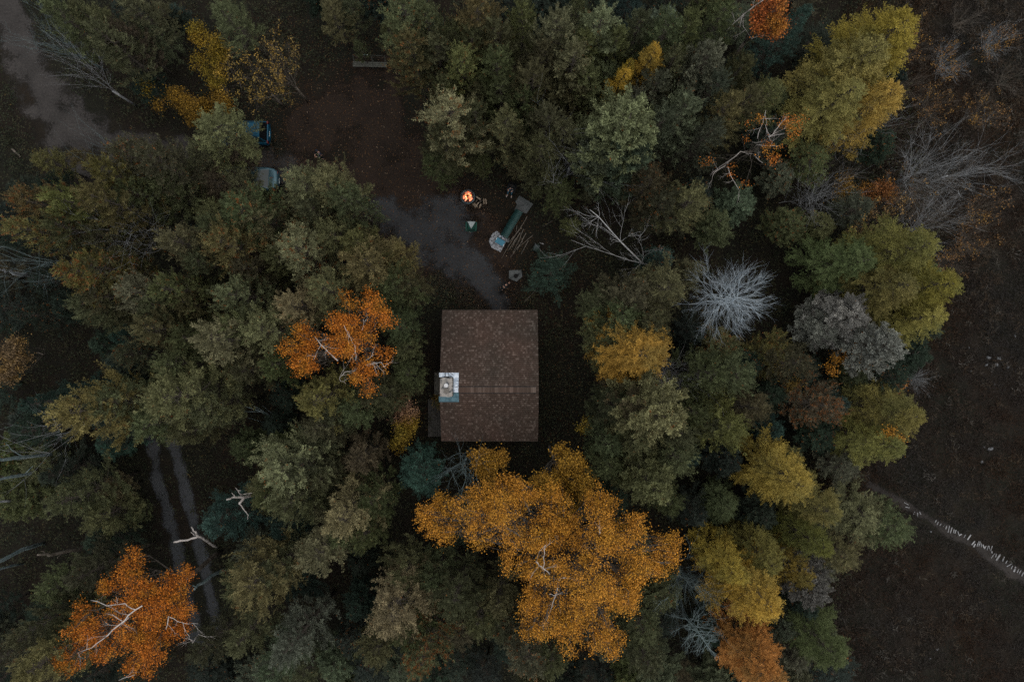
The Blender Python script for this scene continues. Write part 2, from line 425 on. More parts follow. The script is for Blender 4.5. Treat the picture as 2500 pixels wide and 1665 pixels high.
def path_material(name, c1, c2, c3, scale=6):
    m, nt, b = new_mat(name)
    tc = N(nt, 'ShaderNodeTexCoord'); at = N(nt, 'ShaderNodeAttribute', attribute_name='cover')
    n1 = N(nt, 'ShaderNodeTexNoise'); n1.inputs['Scale'].default_value = scale; n1.inputs['Detail'].default_value = 8; n1.inputs['Roughness'].default_value = 0.75
    n2 = N(nt, 'ShaderNodeTexNoise'); n2.inputs['Scale'].default_value = 0.55; n2.inputs['Detail'].default_value = 5
    for n_ in (n1, n2): nt.links.new(tc.outputs['Object'], n_.inputs['Vector'])
    c = ramp(nt, n1.outputs[0], [(0.3, c1), (0.5, c2), (0.72, c3)])
    c = mixc(nt, 1.0, c, ramp(nt, n2.outputs[0], [(0.3, (0.7,) * 3), (0.7, (1.25,) * 3)]), 'MULTIPLY')
    nt.links.new(c, b.inputs['Base Color']); b.inputs['Roughness'].default_value = 0.9
    bp = N(nt, 'ShaderNodeBump'); bp.inputs['Strength'].default_value = 0.5; bp.inputs['Distance'].default_value = 0.04
    nt.links.new(n1.outputs[0], bp.inputs['Height']); nt.links.new(bp.outputs[0], b.inputs['Normal'])
    tr = N(nt, 'ShaderNodeBsdfTransparent'); mx = N(nt, 'ShaderNodeMixShader')
    a = math_n(nt, 'ADD', at.outputs['Fac'], math_n(nt, 'MULTIPLY', math_n(nt, 'SUBTRACT', n2.outputs[0], 0.52), 1.7))
    a = math_n(nt, 'ADD', a, math_n(nt, 'MULTIPLY', math_n(nt, 'SUBTRACT', n1.outputs[0], 0.5), 0.9))
    mr = N(nt, 'ShaderNodeMapRange'); mr.inputs[1].default_value = 0.36; mr.inputs[2].default_value = 0.64; nt.links.new(a, mr.inputs[0])
    nt.links.new(mr.outputs[0], mx.inputs[0]); nt.links.new(tr.outputs[0], mx.inputs[1]); nt.links.new(b.outputs[0], mx.inputs[2])
    nt.links.new(mx.outputs[0], nt.nodes['Material Output'].inputs[0])
    return m

def seg_dist(Q, a, b):
    d = b - a; t = np.clip(((Q - a) @ d) / max(d @ d, 1e-9), 0, 1); return np.linalg.norm(Q - (a + t[:, None] * d), axis=1), t

def path_cover(Q, lines):
    """lines: list of polylines [(px, py, half width in px)]; 1 on the middle, 0.5 on the edge, 0 at twice the half width"""
    out = np.zeros(len(Q))
    for pl in lines:
        for (x0, y0, w0), (x1, y1, w1) in zip(pl[:-1], pl[1:]):
            a, b = np.array(gpt(x0, y0))[:2], np.array(gpt(x1, y1))[:2]
            d, t = seg_dist(Q, a, b); w = m_of(1) * (w0 + (w1 - w0) * t)
            out = np.maximum(out, np.clip(1 - 0.5 * d / w, 0, 1))
    return out

def path(name, lines, mat, z, res=0.3):
    pts = np.array([list(gpt(x, y))[:2] for pl in lines for x, y, w in pl]); pad = m_of(max(w for pl in lines for *_, w in pl)) * 2.2
    x0, y0 = pts.min(0) - pad; x1, y1 = pts.max(0) + pad
    nx, ny = int((x1 - x0) / res) + 2, int((y1 - y0) / res) + 2
    X, Y = np.meshgrid(x0 + np.arange(nx) * res, y0 + np.arange(ny) * res); Q = np.stack([X.ravel(), Y.ravel()], 1)
    cov = path_cover(Q, lines)
    i = (np.arange(ny - 1)[:, None] * nx + np.arange(nx - 1)[None]).ravel()
    F = np.stack([i, i + 1, i + nx + 1, i + nx], 1); F = F[cov[F].max(1) > 0.02]
    used, inv = np.unique(F, return_inverse=True)
    V = np.column_stack([Q[used], np.full(len(used), z)])
    return struct(link(name, raw_mesh(name, V, inv.reshape(F.shape), {'cover': ('POINT', cov[used])}), mat))

ROAD = [[(-10, -60, 40), (50, 110, 42), (110, 240, 48), (165, 320, 60), (260, 352, 42), (420, 358, 26), (560, 372, 22), (690, 400, 30)],
        [(110, 240, 48), (190, 330, 66), (215, 400, 40)]]
CLEAR = [[(675, 425, 20), (720, 440, 26), (770, 470, 20)], [(880, 500, 22), (950, 530, 34), (1030, 580, 40), (1110, 630, 46), (1170, 670, 42), (1205, 705, 30), (1215, 760, 24)],
         [(1020, 540, 30), (1080, 520, 40), (1130, 560, 40)]]
BARE = [[(700, 410, 40), (800, 440, 50), (930, 500, 60), (1050, 540, 90), (1150, 600, 90), (1200, 680, 60)], [(760, 320, 70), (900, 250, 90), (940, 340, 90), (900, 420, 70), (1030, 440, 60)], [(880, 640, 40), (1000, 640, 60)]]
RUT = [[(360, 1040, 13), (372, 1100, 14), (397, 1210, 14), (427, 1320, 15), (452, 1420, 15), (470, 1500, 15), (490, 1600, 15)],
       [(415, 1040, 12), (428, 1110, 13), (452, 1200, 13), (485, 1330, 13), (508, 1420, 13), (530, 1520, 13)]]
MARSHP = [[(2120, 1180, 9), (2210, 1232, 9), (2290, 1280, 11), (2400, 1345, 12), (2520, 1425, 13)]]
mt_road = path_material('packed_dirt', (0.0237, 0.0215, 0.0210), (0.0393, 0.0357, 0.0347), (0.0630, 0.0567, 0.0525))
mt_grav = path_material('grey_gravel', (0.0192, 0.0208, 0.0240), (0.0320, 0.0344, 0.0384), (0.0560, 0.0560, 0.0600), 9)
mt_litt = path_material('leaf_strewn_earth', (0.0112, 0.0069, 0.0050), (0.0186, 0.0117, 0.0082), (0.0347, 0.0211, 0.0136), 8)
mt_peat = path_material('trodden_peat', (0.0198, 0.0166, 0.0151), (0.0306, 0.0270, 0.0252), (0.0468, 0.0414, 0.0378), 7)
path('leaf_strewn_path', BARE, mt_litt, 0.004)
path('dirt_road', ROAD, mt_road, 0.008)
path('gravel_path', CLEAR, mt_grav, 0.012)
path('wheel_track', RUT, path_material('rut_gravel', (0.0294, 0.0328, 0.0370), (0.0504, 0.0546, 0.0609), (0.0714, 0.0756, 0.0840), 7), 0.004, 0.2)
path('marsh_path', MARSHP, mt_peat, 0.004, 0.2)

# ------------------------------------------------------------------ cabin
RX0, RX1 = gpt(1079, 0, 3.1).x, gpt(1313, 0, 3.1).x
ZN, ZR, ZS = 2.9, 4.9, 3.55
YN, YR, YS = gpt(0, 758, ZN).y, gpt(0, 952, ZR).y, gpt(0, 1076, ZS).y
cabin = thing('cabin', 'brown shingled cabin with a stone chimney standing in the clearing', 'cabin', ((RX0 + RX1) / 2, YR, 0))
cx0, cy0 = (RX0 + RX1) / 2, YR
def L3(x, y, z): return (x - cx0, y - cy0, z)

def shingle_mat():
    m, nt, b = new_mat('brown_asphalt_shingles')
    uv = N(nt, 'ShaderNodeUVMap', uv_map='UVMap'); sp = N(nt, 'ShaderNodeSeparateXYZ'); nt.links.new(uv.outputs[0], sp.inputs[0])
    row = math_n(nt, 'FLOOR', sp.outputs[1]); vf = math_n(nt, 'FRACT', sp.outputs[1])
    w1 = N(nt, 'ShaderNodeTexWhiteNoise', noise_dimensions='1D'); nt.links.new(row, w1.inputs['W'])
    u = math_n(nt, 'ADD', math_n(nt, 'DIVIDE', sp.outputs[0], 0.13), math_n(nt, 'MULTIPLY', w1.outputs[0], 9.0))
    nj = N(nt, 'ShaderNodeTexNoise', noise_dimensions='2D'); nj.inputs['Scale'].default_value = 1.3
    cmb0 = N(nt, 'ShaderNodeCombineXYZ'); nt.links.new(math_n(nt, 'MULTIPLY', sp.outputs[0], 3.0), cmb0.inputs[0]); nt.links.new(math_n(nt, 'MULTIPLY', row, 7.3), cmb0.inputs[1])
    nt.links.new(cmb0.outputs[0], nj.inputs['Vector'])
    u = math_n(nt, 'ADD', u, math_n(nt, 'MULTIPLY', nj.outputs[0], 1.4))
    col = math_n(nt, 'FLOOR', u)
    cmb = N(nt, 'ShaderNodeCombineXYZ'); nt.links.new(col, cmb.inputs[0]); nt.links.new(row, cmb.inputs[1])
    wn2 = N(nt, 'ShaderNodeTexWhiteNoise', noise_dimensions='2D'); nt.links.new(cmb.outputs[0], wn2.inputs['Vector'])
    c = ramp(nt, wn2.outputs[0], [(0.0, (0.0700, 0.0470, 0.0360)), (0.35, (0.0820, 0.0560, 0.0430)), (0.70, (0.0960, 0.0660, 0.0520)), (0.84, (0.1250, 0.0900, 0.0730)), (0.97, (0.1700, 0.1280, 0.1050))])
    tc = N(nt, 'ShaderNodeTexCoord')
    nb_ = N(nt, 'ShaderNodeTexNoise'); nb_.inputs['Scale'].default_value = 0.4; nb_.inputs['Detail'].default_value = 5
    nf = N(nt, 'ShaderNodeTexNoise'); nf.inputs['Scale'].default_value = 40; nf.inputs['Detail'].default_value = 3
    nt.links.new(tc.outputs['Object'], nb_.inputs['Vector']); nt.links.new(tc.outputs['Object'], nf.inputs['Vector'])
    c = mixc(nt, 1.0, c, ramp(nt, nb_.outputs[0], [(0.3, (0.72, 0.82, 0.86)), (0.7, (1.14, 1.06, 1.08))]), 'MULTIPLY')
    c = mixc(nt, 1.0, c, ramp(nt, nf.outputs[0], [(0.3, (0.75,) * 3), (0.7, (1.25,) * 3)]), 'MULTIPLY')
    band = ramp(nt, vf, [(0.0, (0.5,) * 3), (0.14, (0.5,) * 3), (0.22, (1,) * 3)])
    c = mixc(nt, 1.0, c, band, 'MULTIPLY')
    nt.links.new(c, b.inputs['Base Color']); b.inputs['Roughness'].default_value = 0.92
    return m
mt_sh = shingle_mat()

def roof_slope(ye, ze, yr, zr, parent):
    """one slope: stepped shingle courses from eave to ridge on a solid deck"""
    run = math.hypot(yr - ye, zr - ze); n = int(run / 0.165); V = []; F = []; UV = []
    dy, dz = (yr - ye) / run, (zr - ze) / run; ny, nz_ = -dz * (1 if dy > 0 else -1), abs(dy)
    if ny * dy > 0: ny = -ny
    rnd = random.Random(int(abs(ye) * 100))
    for k in range(n):
        d0, d1 = run * k / n, run * (k + 1) / n; off = [0.016, 0.003]
        o = len(V)
        for d, h in ((d0, 0.0), (d0, off[0] + rnd.uniform(-.002, .002)), (d1, off[1])):
            y, z = ye + dy * d + ny * h, ze + dz * d + nz_ * h
            V += [L3(RX0, y, z), L3(RX1, y, z)]
        quad = [(o, o + 1, o + 3, o + 2), (o + 2, o + 3, o + 5, o + 4)]
        if dy > 0: pass
        for q, vv in zip(quad, ((0.02, 0.1), (0.0, 0.99))):
            F.append(q); UV += [(RX0, k + vv[0]), (RX1, k + vv[0]), (RX1, k + vv[1]), (RX0, k + vv[1])]
    me = raw_mesh('roof_slope', V, F, uv=UV)
    o = link('roof_slope', me, mt_sh, parent); return o

mt_wood = mat_noise('dark_stained_boards', (0.045, 0.032, 0.024), (0.085, 0.062, 0.046), 5, 0.8, bump=0.3)
mt_trim = mat_noise('brown_trim', (0.06, 0.045, 0.036), (0.10, 0.075, 0.06), 5, 0.7)
roofdeck = MB()
for (ye, ze) in ((YN, ZN), (YS, ZS)):
    a = [L3(RX0 + .01, ye, ze - .005), L3(RX1 - .01, ye, ze - .005), L3(RX1 - .01, YR, ZR - .005), L3(RX0 + .01, YR, ZR - .005)]
    b_ = [(x, y, z - 0.16) for x, y, z in a]
    roofdeck.add(a + b_, [(0, 1, 2, 3), (7, 6, 5, 4), (0, 4, 5, 1), (1, 5, 6, 2), (3, 7, 4, 0)])
roof = roofdeck.build('roof', mt_trim, cabin)
roof_slope(YN, ZN, YR, ZR, roof); roof_slope(YS, ZS, YR, ZR, roof)
# ridge: black vent strip and capped with single tabs of mixed tone
RC0, RC1 = gpt(1119, 0, ZR).x, gpt(1309, 0, ZR).x
mt_black = mat_noise('black_plastic', (0.010, 0.010, 0.012), (0.02, 0.02, 0.022), 8, 0.6)
rv = MB(); sl = (ZR - ZN) / (YN - YR)
for sgn in (1, -1):
    p = [L3(RC0, YR, ZR + .03), L3(RC1, YR, ZR + .03), L3(RC1, YR + sgn * .265, ZR + .03 - .265 * sl), L3(RC0, YR + sgn * .265, ZR + .03 - .265 * sl)]
    q = [(x, y, z - .028) for x, y, z in p]
    rv.add(p + q, [(0, 1, 2, 3), (2, 3, 7, 6), (1, 2, 6, 5), (0, 4, 7, 3)])
rv.build('ridge_vent', mt_black, roof)
rcV, rcF, rcU = [], [], []; rnd = random.Random(5); x = RC0
k = 0
while x < RC1 - .05:
    w = rnd.uniform(.09, .17); x2 = min(x + w, RC1)
    o = len(rcV); h0, h1 = .052, .040
    for yy in (.215, 0, -.215):
        rcV += [L3(x, YR + yy, ZR + h0 - abs(yy) * sl), L3(x2, YR + yy, ZR + h1 - abs(yy) * sl)]
    rcF += [(o, o + 1, o + 3, o + 2), (o + 2, o + 3, o + 5, o + 4)]
    for j in range(2): rcU += [(k * 3.1 + .2, 100.5 + k)] * 4
    x = x2; k += 1
link('ridge_cap', raw_mesh('ridge_cap', rcV, rcF, uv=rcU), mt_sh, roof)
for (ye, ze, s_) in ((YN, ZN, 1), (YS, ZS, -1)):
    fas = MB(); fas.box(L3(cx0, ye + s_ * .018, ze - .09), (RX1 - RX0 - .02, .032, .19))
    fas.build('fascia', mt_trim, roof)
# walls with gables, door and windows
WX0, WX1, WN, WS = RX0 + .45, RX1 - .45, YN - .5, YS + .5
zn = ZN + .5 * sl - .2; zs = ZS + .5 * sl - .2
wl = MB()
wl.add([L3(WX0, WN, 0), L3(WX1, WN, 0), L3(WX1, WS, 0), L3(WX0, WS, 0), L3(WX0, WN, zn), L3(WX1, WN, zn), L3(WX1, WS, zs), L3(WX0, WS, zs), L3(WX0, YR, ZR - .2), L3(WX1, YR, ZR - .2)],
       [(1, 0, 4, 5), (3, 2, 6, 7), (2, 1, 5, 9, 6), (0, 3, 7, 8, 4)])
wl.build('wall', mt_wood, cabin)
mt_glass = mat_noise('window_glass', (0.01, 0.012, 0.014), (0.015, 0.018, 0.02), 2, 0.08, spec=0.6)
def win(x, y, z, w, h, axis):
    fr = MB(); d = (w + .14, .08, h + .14) if axis == 'y' else (.08, w + .14, h + .14)
    fr.box(L3(x, y, z), d); f = fr.build('window', mt_trim, cabin)
    off = .045
    sx = (1 if x > cx0 else -1) * off if axis == 'x' else 0; sy = (1 if y > cy0 else -1) * off if axis == 'y' else 0
    gl = MB(); gl.box(L3(x + sx, y + sy, z), (w, .012, h) if axis == 'y' else (.012, w, h)); gl.build('pane', mt_glass, f)
win(WX0 + 1.5, WN + .03, 1.6, 1.0, 1.0, 'y'); win(WX1 - 1.4, WN + .03, 1.6, 1.2, 1.0, 'y')
win(WX1 + .03, YR + 2.6, 1.6, 1.1, 1.0, 'x'); win(WX1 + .03, YR - 1.8, 1.6, 1.1, 1.0, 'x'); win(WX0 + 3, WS - .03, 1.6, 1.4, 1.0, 'y')
dr = MB(); dr.box(L3(gpt(1215, 0, 1).x, WN + .035, 1.03), (.95, .07, 2.05)); door = dr.build('door', mt_trim, cabin)
dh = MB(); dh.blob(L3(gpt(1215, 0, 1).x + .36, WN + .10, 1.0), (.035, .035, .035)); dh.build('handle', mt_black, door)
# chimney: stone stack against the west gable, metal flashing, cracked mortar crown, clay block and a steel flue
mt_stone = mat_noise('mossy_stone', (0.05, 0.055, 0.045), (0.17, 0.16, 0.14), 4, 0.9, bump=0.6, stops=(0.3, 0.7))
mt_mortar = mat_noise('cracked_mortar', (0.08, 0.09, 0.10), (0.38, 0.36, 0.34), 3.5, 0.85, bump=0.5, stops=(0.36, 0.52))
mt_steel = mat_noise('galvanised_sheet', (0.30, 0.37, 0.47), (0.76, 0.84, 0.95), 3.5, 0.38, 0.75, spec=0.5)
mt_pan = mat_noise('blue_grey_flashing', (0.05, 0.12, 0.16), (0.12, 0.24, 0.30), 5, 0.4, 0.3, spec=0.5)
ch = MB(); ZC = 5.55
ch.box(L3(-5.20, -3.33, 1.1), (1.75, 1.75, 2.2)); ch.add([L3(-6.07, -2.46, 2.2), L3(-6.07, -4.2, 2.2), L3(-4.33, -4.2, 2.2), L3(-4.33, -2.46, 2.2), L3(-5.5, -2.7, 3.2), L3(-5.5, -4.05, 3.2), L3(-4.4, -4.05, 3.2), L3(-4.4, -2.7, 3.2)],
   [(0, 1, 5, 4), (1, 2, 6, 5), (2, 3, 7, 6), (3, 0, 4, 7), (4, 5, 6, 7)])
ch.box(L3(-4.80, -3.39, 4.35), (.90, 1.34, 2.4))
chim = ch.build('chimney', mt_stone, cabin, bevel=.03)
cr = MB(); rnd = random.Random(3)
poly = [(-5.25, -2.74), (-4.95, -2.67), (-4.6, -2.72), (-4.37, -2.70), (-4.33, -3.4), (-4.36, -4.03), (-4.6, -4.10), (-5.0, -4.06), (-5.27, -4.08)]
cr.prism([(x - cx0, y - cy0) for x, y in poly], ZC + .002, ZC + .09)
for _ in range(16):
    cr.blob(L3(rnd.uniform(-5.15, -4.5), rnd.uniform(-4.0, -2.8), ZC + .09), (rnd.uniform(.08, .2), rnd.uniform(.08, .2), rnd.uniform(.02, .06)), 8, 5, .2, rnd)
cr.build('chimney_crown', mt_mortar, chim, bevel=.02)
fl = MB(); px, py = gpt(1089, 941, 5.9).x, gpt(1089, 941, 5.9).y
fl.ring(L3(px, py, ZC), .135, .165, .06, .50); fl.build('flue_pipe', mt_steel, chim, True)
fc = MB(); fc.cyl(L3(px, py, ZC + .50), .155, .02, 20, .14); fc.build('flue_cap', mat_noise('worn_white_lid', (.6, .62, .66), (.8, .8, .82), 6, .5), chim, True)
bk = MB(); b0 = gpt(1090.5, 954, 5.8); bk.box(L3(b0.x, b0.y, ZC + .17), (.33, .33, .2), .05); bk.build('flue_block', mat_noise('grey_clay', (.15, .14, .13), (.24, .22, .2), 8, .9), chim, bevel=.02)
def slope_z(y): return ZR - abs(y - YR) * sl
def sheet(x0, x1, y0, y1, lift, tilt=0.0):
    s_ = MB(); n = 4; vs = []
    for i in range(n + 1):
        y = y0 + (y1 - y0) * i / n
        for x in (x0, x1):
            vs.append(L3(x, y, slope_z(y) + lift + (tilt if x == x1 else 0)))
    top = [(2 * i, 2 * i + 1, 2 * i + 3, 2 * i + 2) for i in range(n)]
    return s_.add(vs, top)
YT = gpt(0, 910, 4.6).y; YB = gpt(0, 981, 4.6).y; XR = gpt(1120, 0, 4.6).x
f1 = sheet(RX0 - .06, XR, YT, -2.69, .05); f1.v += sheet(-4.39, XR, -2.69, YR - .18, .055).v; o = 10
f1.f += [(2 * i + o, 2 * i + 1 + o, 2 * i + 3 + o, 2 * i + 2 + o) for i in range(4)]
f1.build('flashing', mt_steel, chim)
f2 = sheet(-4.39, XR + .02, YR - .20, -4.10, .062, .0); f2.v += sheet(RX0 - .06, XR + .02, -4.10, YB, .06).v
f2.f += [(2 * i + o, 2 * i + 1 + o, 2 * i + 3 + o, 2 * i + 2 + o) for i in range(4)]
f2.build('flashing', mt_pan, chim)['label'] = 'dark blue-grey flashing sheet'
rnd = random.Random(9)                       # dark creases as thin black tubes over the bright flashing
for (a, b_, w) in (((-5.0, -2.38), (-4.99, -2.72), .03), ((-4.75, -2.38), (-4.72, -2.70), .02), ((-5.3, -2.72), (-4.5, -2.62), .03), ((-4.6, -2.4), (-4.38, -2.52), .02), ((-4.2, -3.42), (-3.98, -3.36), .025), ((-4.12, -2.95), (-3.98, -2.97), .02)):
    sm = MB(); sm.tube([L3(a[0], a[1], slope_z(a[1]) + .06), L3((a[0] + b_[0]) / 2 + .02, (a[1] + b_[1]) / 2, slope_z((a[1] + b_[1]) / 2) + .065), L3(b_[0], b_[1], slope_z(b_[1]) + .06)], w, 5)
    sm.build('dark_crease', mt_black, chim)
# deck on the west side
dk = MB(); dx0, dx1 = gpt(1045, 0, .4).x, WX0 - .02; dy0, dy1 = gpt(0, 975, .4).y, gpt(0, 1066, .4).y
nb_ = 12
for i in range(nb_):
    xx = dx0 + (dx1 - dx0) * (i + .5) / nb_
    dk.box(L3(xx, (dy0 + dy1) / 2, .40), ((dx1 - dx0) / nb_ - .012, dy0 - dy1, .04))
for xx in (dx0 + .1, dx1 - .1):
    for yy in (dy0 - .15, (dy0 + dy1) / 2, dy1 + .15): dk.box(L3(xx, yy, .19), (.1, .1, .38))
dk.build('deck', mat_noise('grey_deck_boards', (.045, .043, .04), (.085, .08, .075), 6, .85, bump=.3), cabin)

# ------------------------------------------------------------------ slabs, fire, firewood
mt_conc = mat_noise('grey_concrete', (0.07, 0.08, 0.082), (0.12, 0.13, 0.135), 3, 0.85, bump=0.2)
mt_rub = mat_noise('rubbly_stone', (0.08, 0.09, 0.10), (0.36, 0.38, 0.42), 9, 0.85, bump=0.6, stops=(.38, .6))
def slab(name, pts, z1, mat, label, cat='slab'):
    o = MB(); q = [gpt(x, y, z1) for x, y in pts]; c = sum(q, Vector()) / len(q)
    o.prism([(p.x - c.x, p.y - c.y) for p in q], 0, z1)
    s_ = o.build(name, mat, None, bevel=.02); s_.location = (c.x, c.y, 0.012); return tag(s_, label, cat)
slab('concrete_slab', [(1248, 506), (1256, 512), (1262, 500), (1258, 493), (1268, 478), (1302, 498), (1285, 522), (1277, 519), (1257, 514)], .06, mt_conc, 'bare grey concrete slab at the uphill end of the wood rack')
slab('stone_slab', [(1214, 564), (1203, 569), (1193, 588), (1200, 605), (1222, 616), (1229, 604), (1239, 584), (1222, 572)], .09, mt_rub, 'rough pale stone slab under the blue cooler')
slab('paving_slab', [(1243, 660), (1274, 659), (1275, 676), (1261, 688), (1242, 680)], .07, mt_conc, 'dark greenish paving slab under the black kettle')

FP = gpt(1142, 480, .3)
pit = thing('fire_pit', 'round steel fire pit with burning wood in the clearing', 'fire pit', (FP.x, FP.y, .012))
MB().ring((0, 0, 0), .47, .60, 0, .30).build('ring', mat_noise('blued_steel', (.05, .075, .085), (.12, .16, .18), 4, .5, .5), pit, True)
MB().cyl((0, 0, .01), .468, .05, 28).build('ash_bed', mat_noise('grey_ash', (.08, .06, .055), (.3, .24, .22), 7, .95), pit)
def fire_mat(name, stops, strength, scale):
    m, nt, b = new_mat(name); tc = N(nt, 'ShaderNodeTexCoord'); nz = N(nt, 'ShaderNodeTexNoise'); nz.inputs['Scale'].default_value = scale; nz.inputs['Detail'].default_value = 4
    nt.links.new(tc.outputs['Object'], nz.inputs['Vector']); c = ramp(nt, nz.outputs[0], stops)
    nt.links.new(c, b.inputs['Emission Color']); b.inputs['Emission Strength'].default_value = strength; b.inputs['Base Color'].default_value = (.05, .02, .01, 1); return m
mt_ember = fire_mat('glowing_embers', [(.3, (.05, .004, .001)), (.46, (.8, .12, .04)), (.6, (1, .38, .2)), (.75, (1, .7, .5))], 1.6, 6)
mt_flame = fire_mat('flames', [(.3, (1, .22, .04)), (.5, (1, .42, .16)), (.7, (1, .8, .55))], 2.6, 5)
mt_char = mat_noise('charred_wood', (.012, .01, .01), (.05, .04, .035), 8, .9)
rnd = random.Random(11)
eb = MB()
for _ in range(60):
    a, r = rnd.uniform(0, 2 * PI), .40 * math.sqrt(rnd.random()); eb.blob((r * math.cos(a), r * math.sin(a), .085), (rnd.uniform(.04, .08), rnd.uniform(.04, .08), .05), 7, 5, .25, rnd)
eb.build('ember_bed', mt_ember, pit)
for k in range(6):
    a = k * PI / 3 + .35; lg = MB()
    lg.tube([(.40 * math.cos(a), .40 * math.sin(a), .12), (.05 * math.cos(a), .05 * math.sin(a), .26)], [.055, .05], 7); lg.build('log', mt_ember if k % 2 else mt_char, pit)
for k in range(8):
    a = k * .8 + .3; r = rnd.uniform(.08, .30); h = rnd.uniform(.14, .28); fm = MB(); c = (r * math.cos(a), r * math.sin(a))
    fm.tube([(c[0], c[1], .12), (c[0] + .02, c[1] + .02, .12 + h * .35), (c[0] - .015, c[1] + .03, .12 + h * .7), (c[0] + .01, c[1] + .02, .12 + h)], [.06, .085, .045, .004], 7); fm.build('flame', mt_flame, pit, True)
mt_iron = mat_noise('black_iron', (.010, .010, .011), (.022, .02, .02), 8, .6, .3)
grt = thing('cooking_grate', 'black iron spoked grate on a swivel rod over the fire', 'grate', (FP.x, FP.y, .012))
gr = MB()
for a in (100, 170, 35, -20, -75):
    a = math.radians(a); gr.tube([(0, 0, .58), (.50 * math.cos(a), .50 * math.sin(a), .50)], .028, 6)
gr.ring((0, 0, .485), .475, .505, 0, .022); gr.build('spokes', mt_iron, grt)
rd = MB(); rd.tube([(0, 0, .53), (.1, -.62, .50), (.16, -.86, .45)], .018, 6); rd.tube([(.16, -.86, 0), (.16, -.86, .8)], .02, 6); rd.build('swivel_rod', mt_iron, grt)
mt_split = mat_noise('fresh_split_wood', (.26, .20, .14), (.46, .38, .30), 7, .85, bump=.3)
FW = [(1168, 483.5, -30, .42, .13, 'grey split log lying alone nearest the fire ring'), (1181, 491.5, -86, .42, .12, 'left log of the upright pair beside the fire'), (1186.5, 491.8, -80, .42, .12, 'right log of the upright pair beside the fire'),
      (1172, 502.5, 72, .38, .12, 'pale split log leaning toward the lower edge of the pile'), (1158, 502, -52, .40, .10, 'reddish split log at the left edge of the firewood pile'), (1161.5, 501, -48, .42, .10, 'creamy split log second in the firewood pile'),
      (1165, 499.5, 55, .40, .12, 'brown split log slanting across the firewood pile'), (1162, 492, 62, .36, .12, 'dark barked log between the fire ring and the pile'), (1171, 493, 40, .34, .12, 'short dark log in the middle of the firewood pile')]
for i, (px, py, an, ln, w, lb) in enumerate(FW):
    c = gpt(px, py, .1); o = MB(); h = w
    vs = []
    for x in (-ln / 2, ln / 2): vs += [(x, -w / 2, 0), (x, w / 2, 0), (x, w / 2 * .8, h * .6), (x, 0, h), (x, -w / 2 * .8, h * .55)]
    o.add(vs, [(0, 1, 2, 3, 4)[::-1], (5, 6, 7, 8, 9), (0, 5, 6, 1)[::-1], (1, 6, 7, 2)[::-1], (2, 7, 8, 3)[::-1], (3, 8, 9, 4)[::-1], (4, 9, 5, 0)[::-1]])
    f = o.build('firewood_log', M['bark'] if i in (7, 8) else mt_split, None, bevel=.008)
    f.location = (c.x, c.y, .016 + (.10 if i in (5, 6) else 0)); f.rotation_euler = (0, 0, math.radians(an)); tag(f, lb, 'firewood', 'split logs beside the fire')

# ------------------------------------------------------------------ wood rack with corrugated roof, cooler and clutter
A, B = gpt(1267, 516, .8), gpt(1231, 576, .8); rz = math.atan2(B.y - A.y, B.x - A.x); mid = (A + B) / 2
Lr = (B - A).length + .12; Wr = .66
rack = thing('wood_rack', 'low firewood rack under a dark green corrugated roof', 'wood rack', (mid.x, mid.y, 0.012), rz)
mt_green = mat_noise('dark_green_sheet', (.012, .045, .045), (.02, .07, .068), 3, .5, .2, spec=.5)
n = 90; V = []; F = []
for i in range(n + 1):
    x = -Lr / 2 + Lr * i / n; hz = .018 * math.sin(i * 2 * PI / 5)
    V += [(x, -Wr / 2, .72 + hz), (x, Wr / 2, .86 + hz)]
F = [(2 * i, 2 * i + 2, 2 * i + 3, 2 * i + 1) for i in range(n)]
rf = link('roof', raw_mesh('roof', V, F, smooth=True), mt_green, rack); sd2 = rf.modifiers.new('thick', 'SOLIDIFY'); sd2.thickness = .012
for x in (-Lr / 2 + .08, Lr / 2 - .08):
    for y, h in ((-Wr / 2 + .06, .69), (Wr / 2 - .06, .82)):
        MB().box((x, y, h / 2), (.07, .07, h)).build('post', mt_wood, rack)
fr_ = MB()
for y in (-Wr / 2 + .06, Wr / 2 - .06): fr_.box((0, y, .1), (Lr - .26, .06, .08))
fr_.build('rail', mt_wood, rack)
rnd = random.Random(4); lg = MB()
for r_ in range(4):
    for i in range(16):
        x = -Lr / 2 + .2 + (Lr - .4) * (i + .5) / 16 + rnd.uniform(-.01, .01); z = .20 + r_ * .125
        lg.tube([(x, -Wr / 2 + .08, z), (x, Wr / 2 - .10, z + rnd.uniform(-.01, .01))], rnd.uniform(.05, .062), 7)
lg.build('stacked_wood', M['bark'], rack)['kind'] = 'stuff'
cc = gpt(1221, 590.5, .5); ck = thing('cooler', 'bright blue cooler with white latches on the stone slab', 'cooler', (cc.x, cc.y, .105), math.radians(-30))
mt_blue = mat_noise('bright_blue_plastic', (.015, .16, .26), (.02, .19, .30), 3, .45, spec=.5); mt_white = mat_noise('white_plastic', (.6, .63, .66), (.75, .77, .8), 5, .5)
mt_teal = mat_noise('teal_plastic', (.02, .10, .14), (.03, .13, .18), 3, .5)
MB().box((0, 0, .19), (.70, .42, .36)).build('body', mt_white, ck, bevel=.04)
MB().box((0, 0, .405), (.74, .46, .07)).build('lid', mt_blue, ck, bevel=.06)
for s_ in (-1, 1):
    MB().box((s_ * .385, .06 if s_ < 0 else -.1, .40), (.05, .16, .06)).build('latch', mt_white, ck, bevel=.012)
    MB().tube([(s_ * .36, -.14, .30), (s_ * .44, -.12, .26), (s_ * .44, .12, .26), (s_ * .36, .14, .30)], .014, 6).build('handle', mt_black, ck)
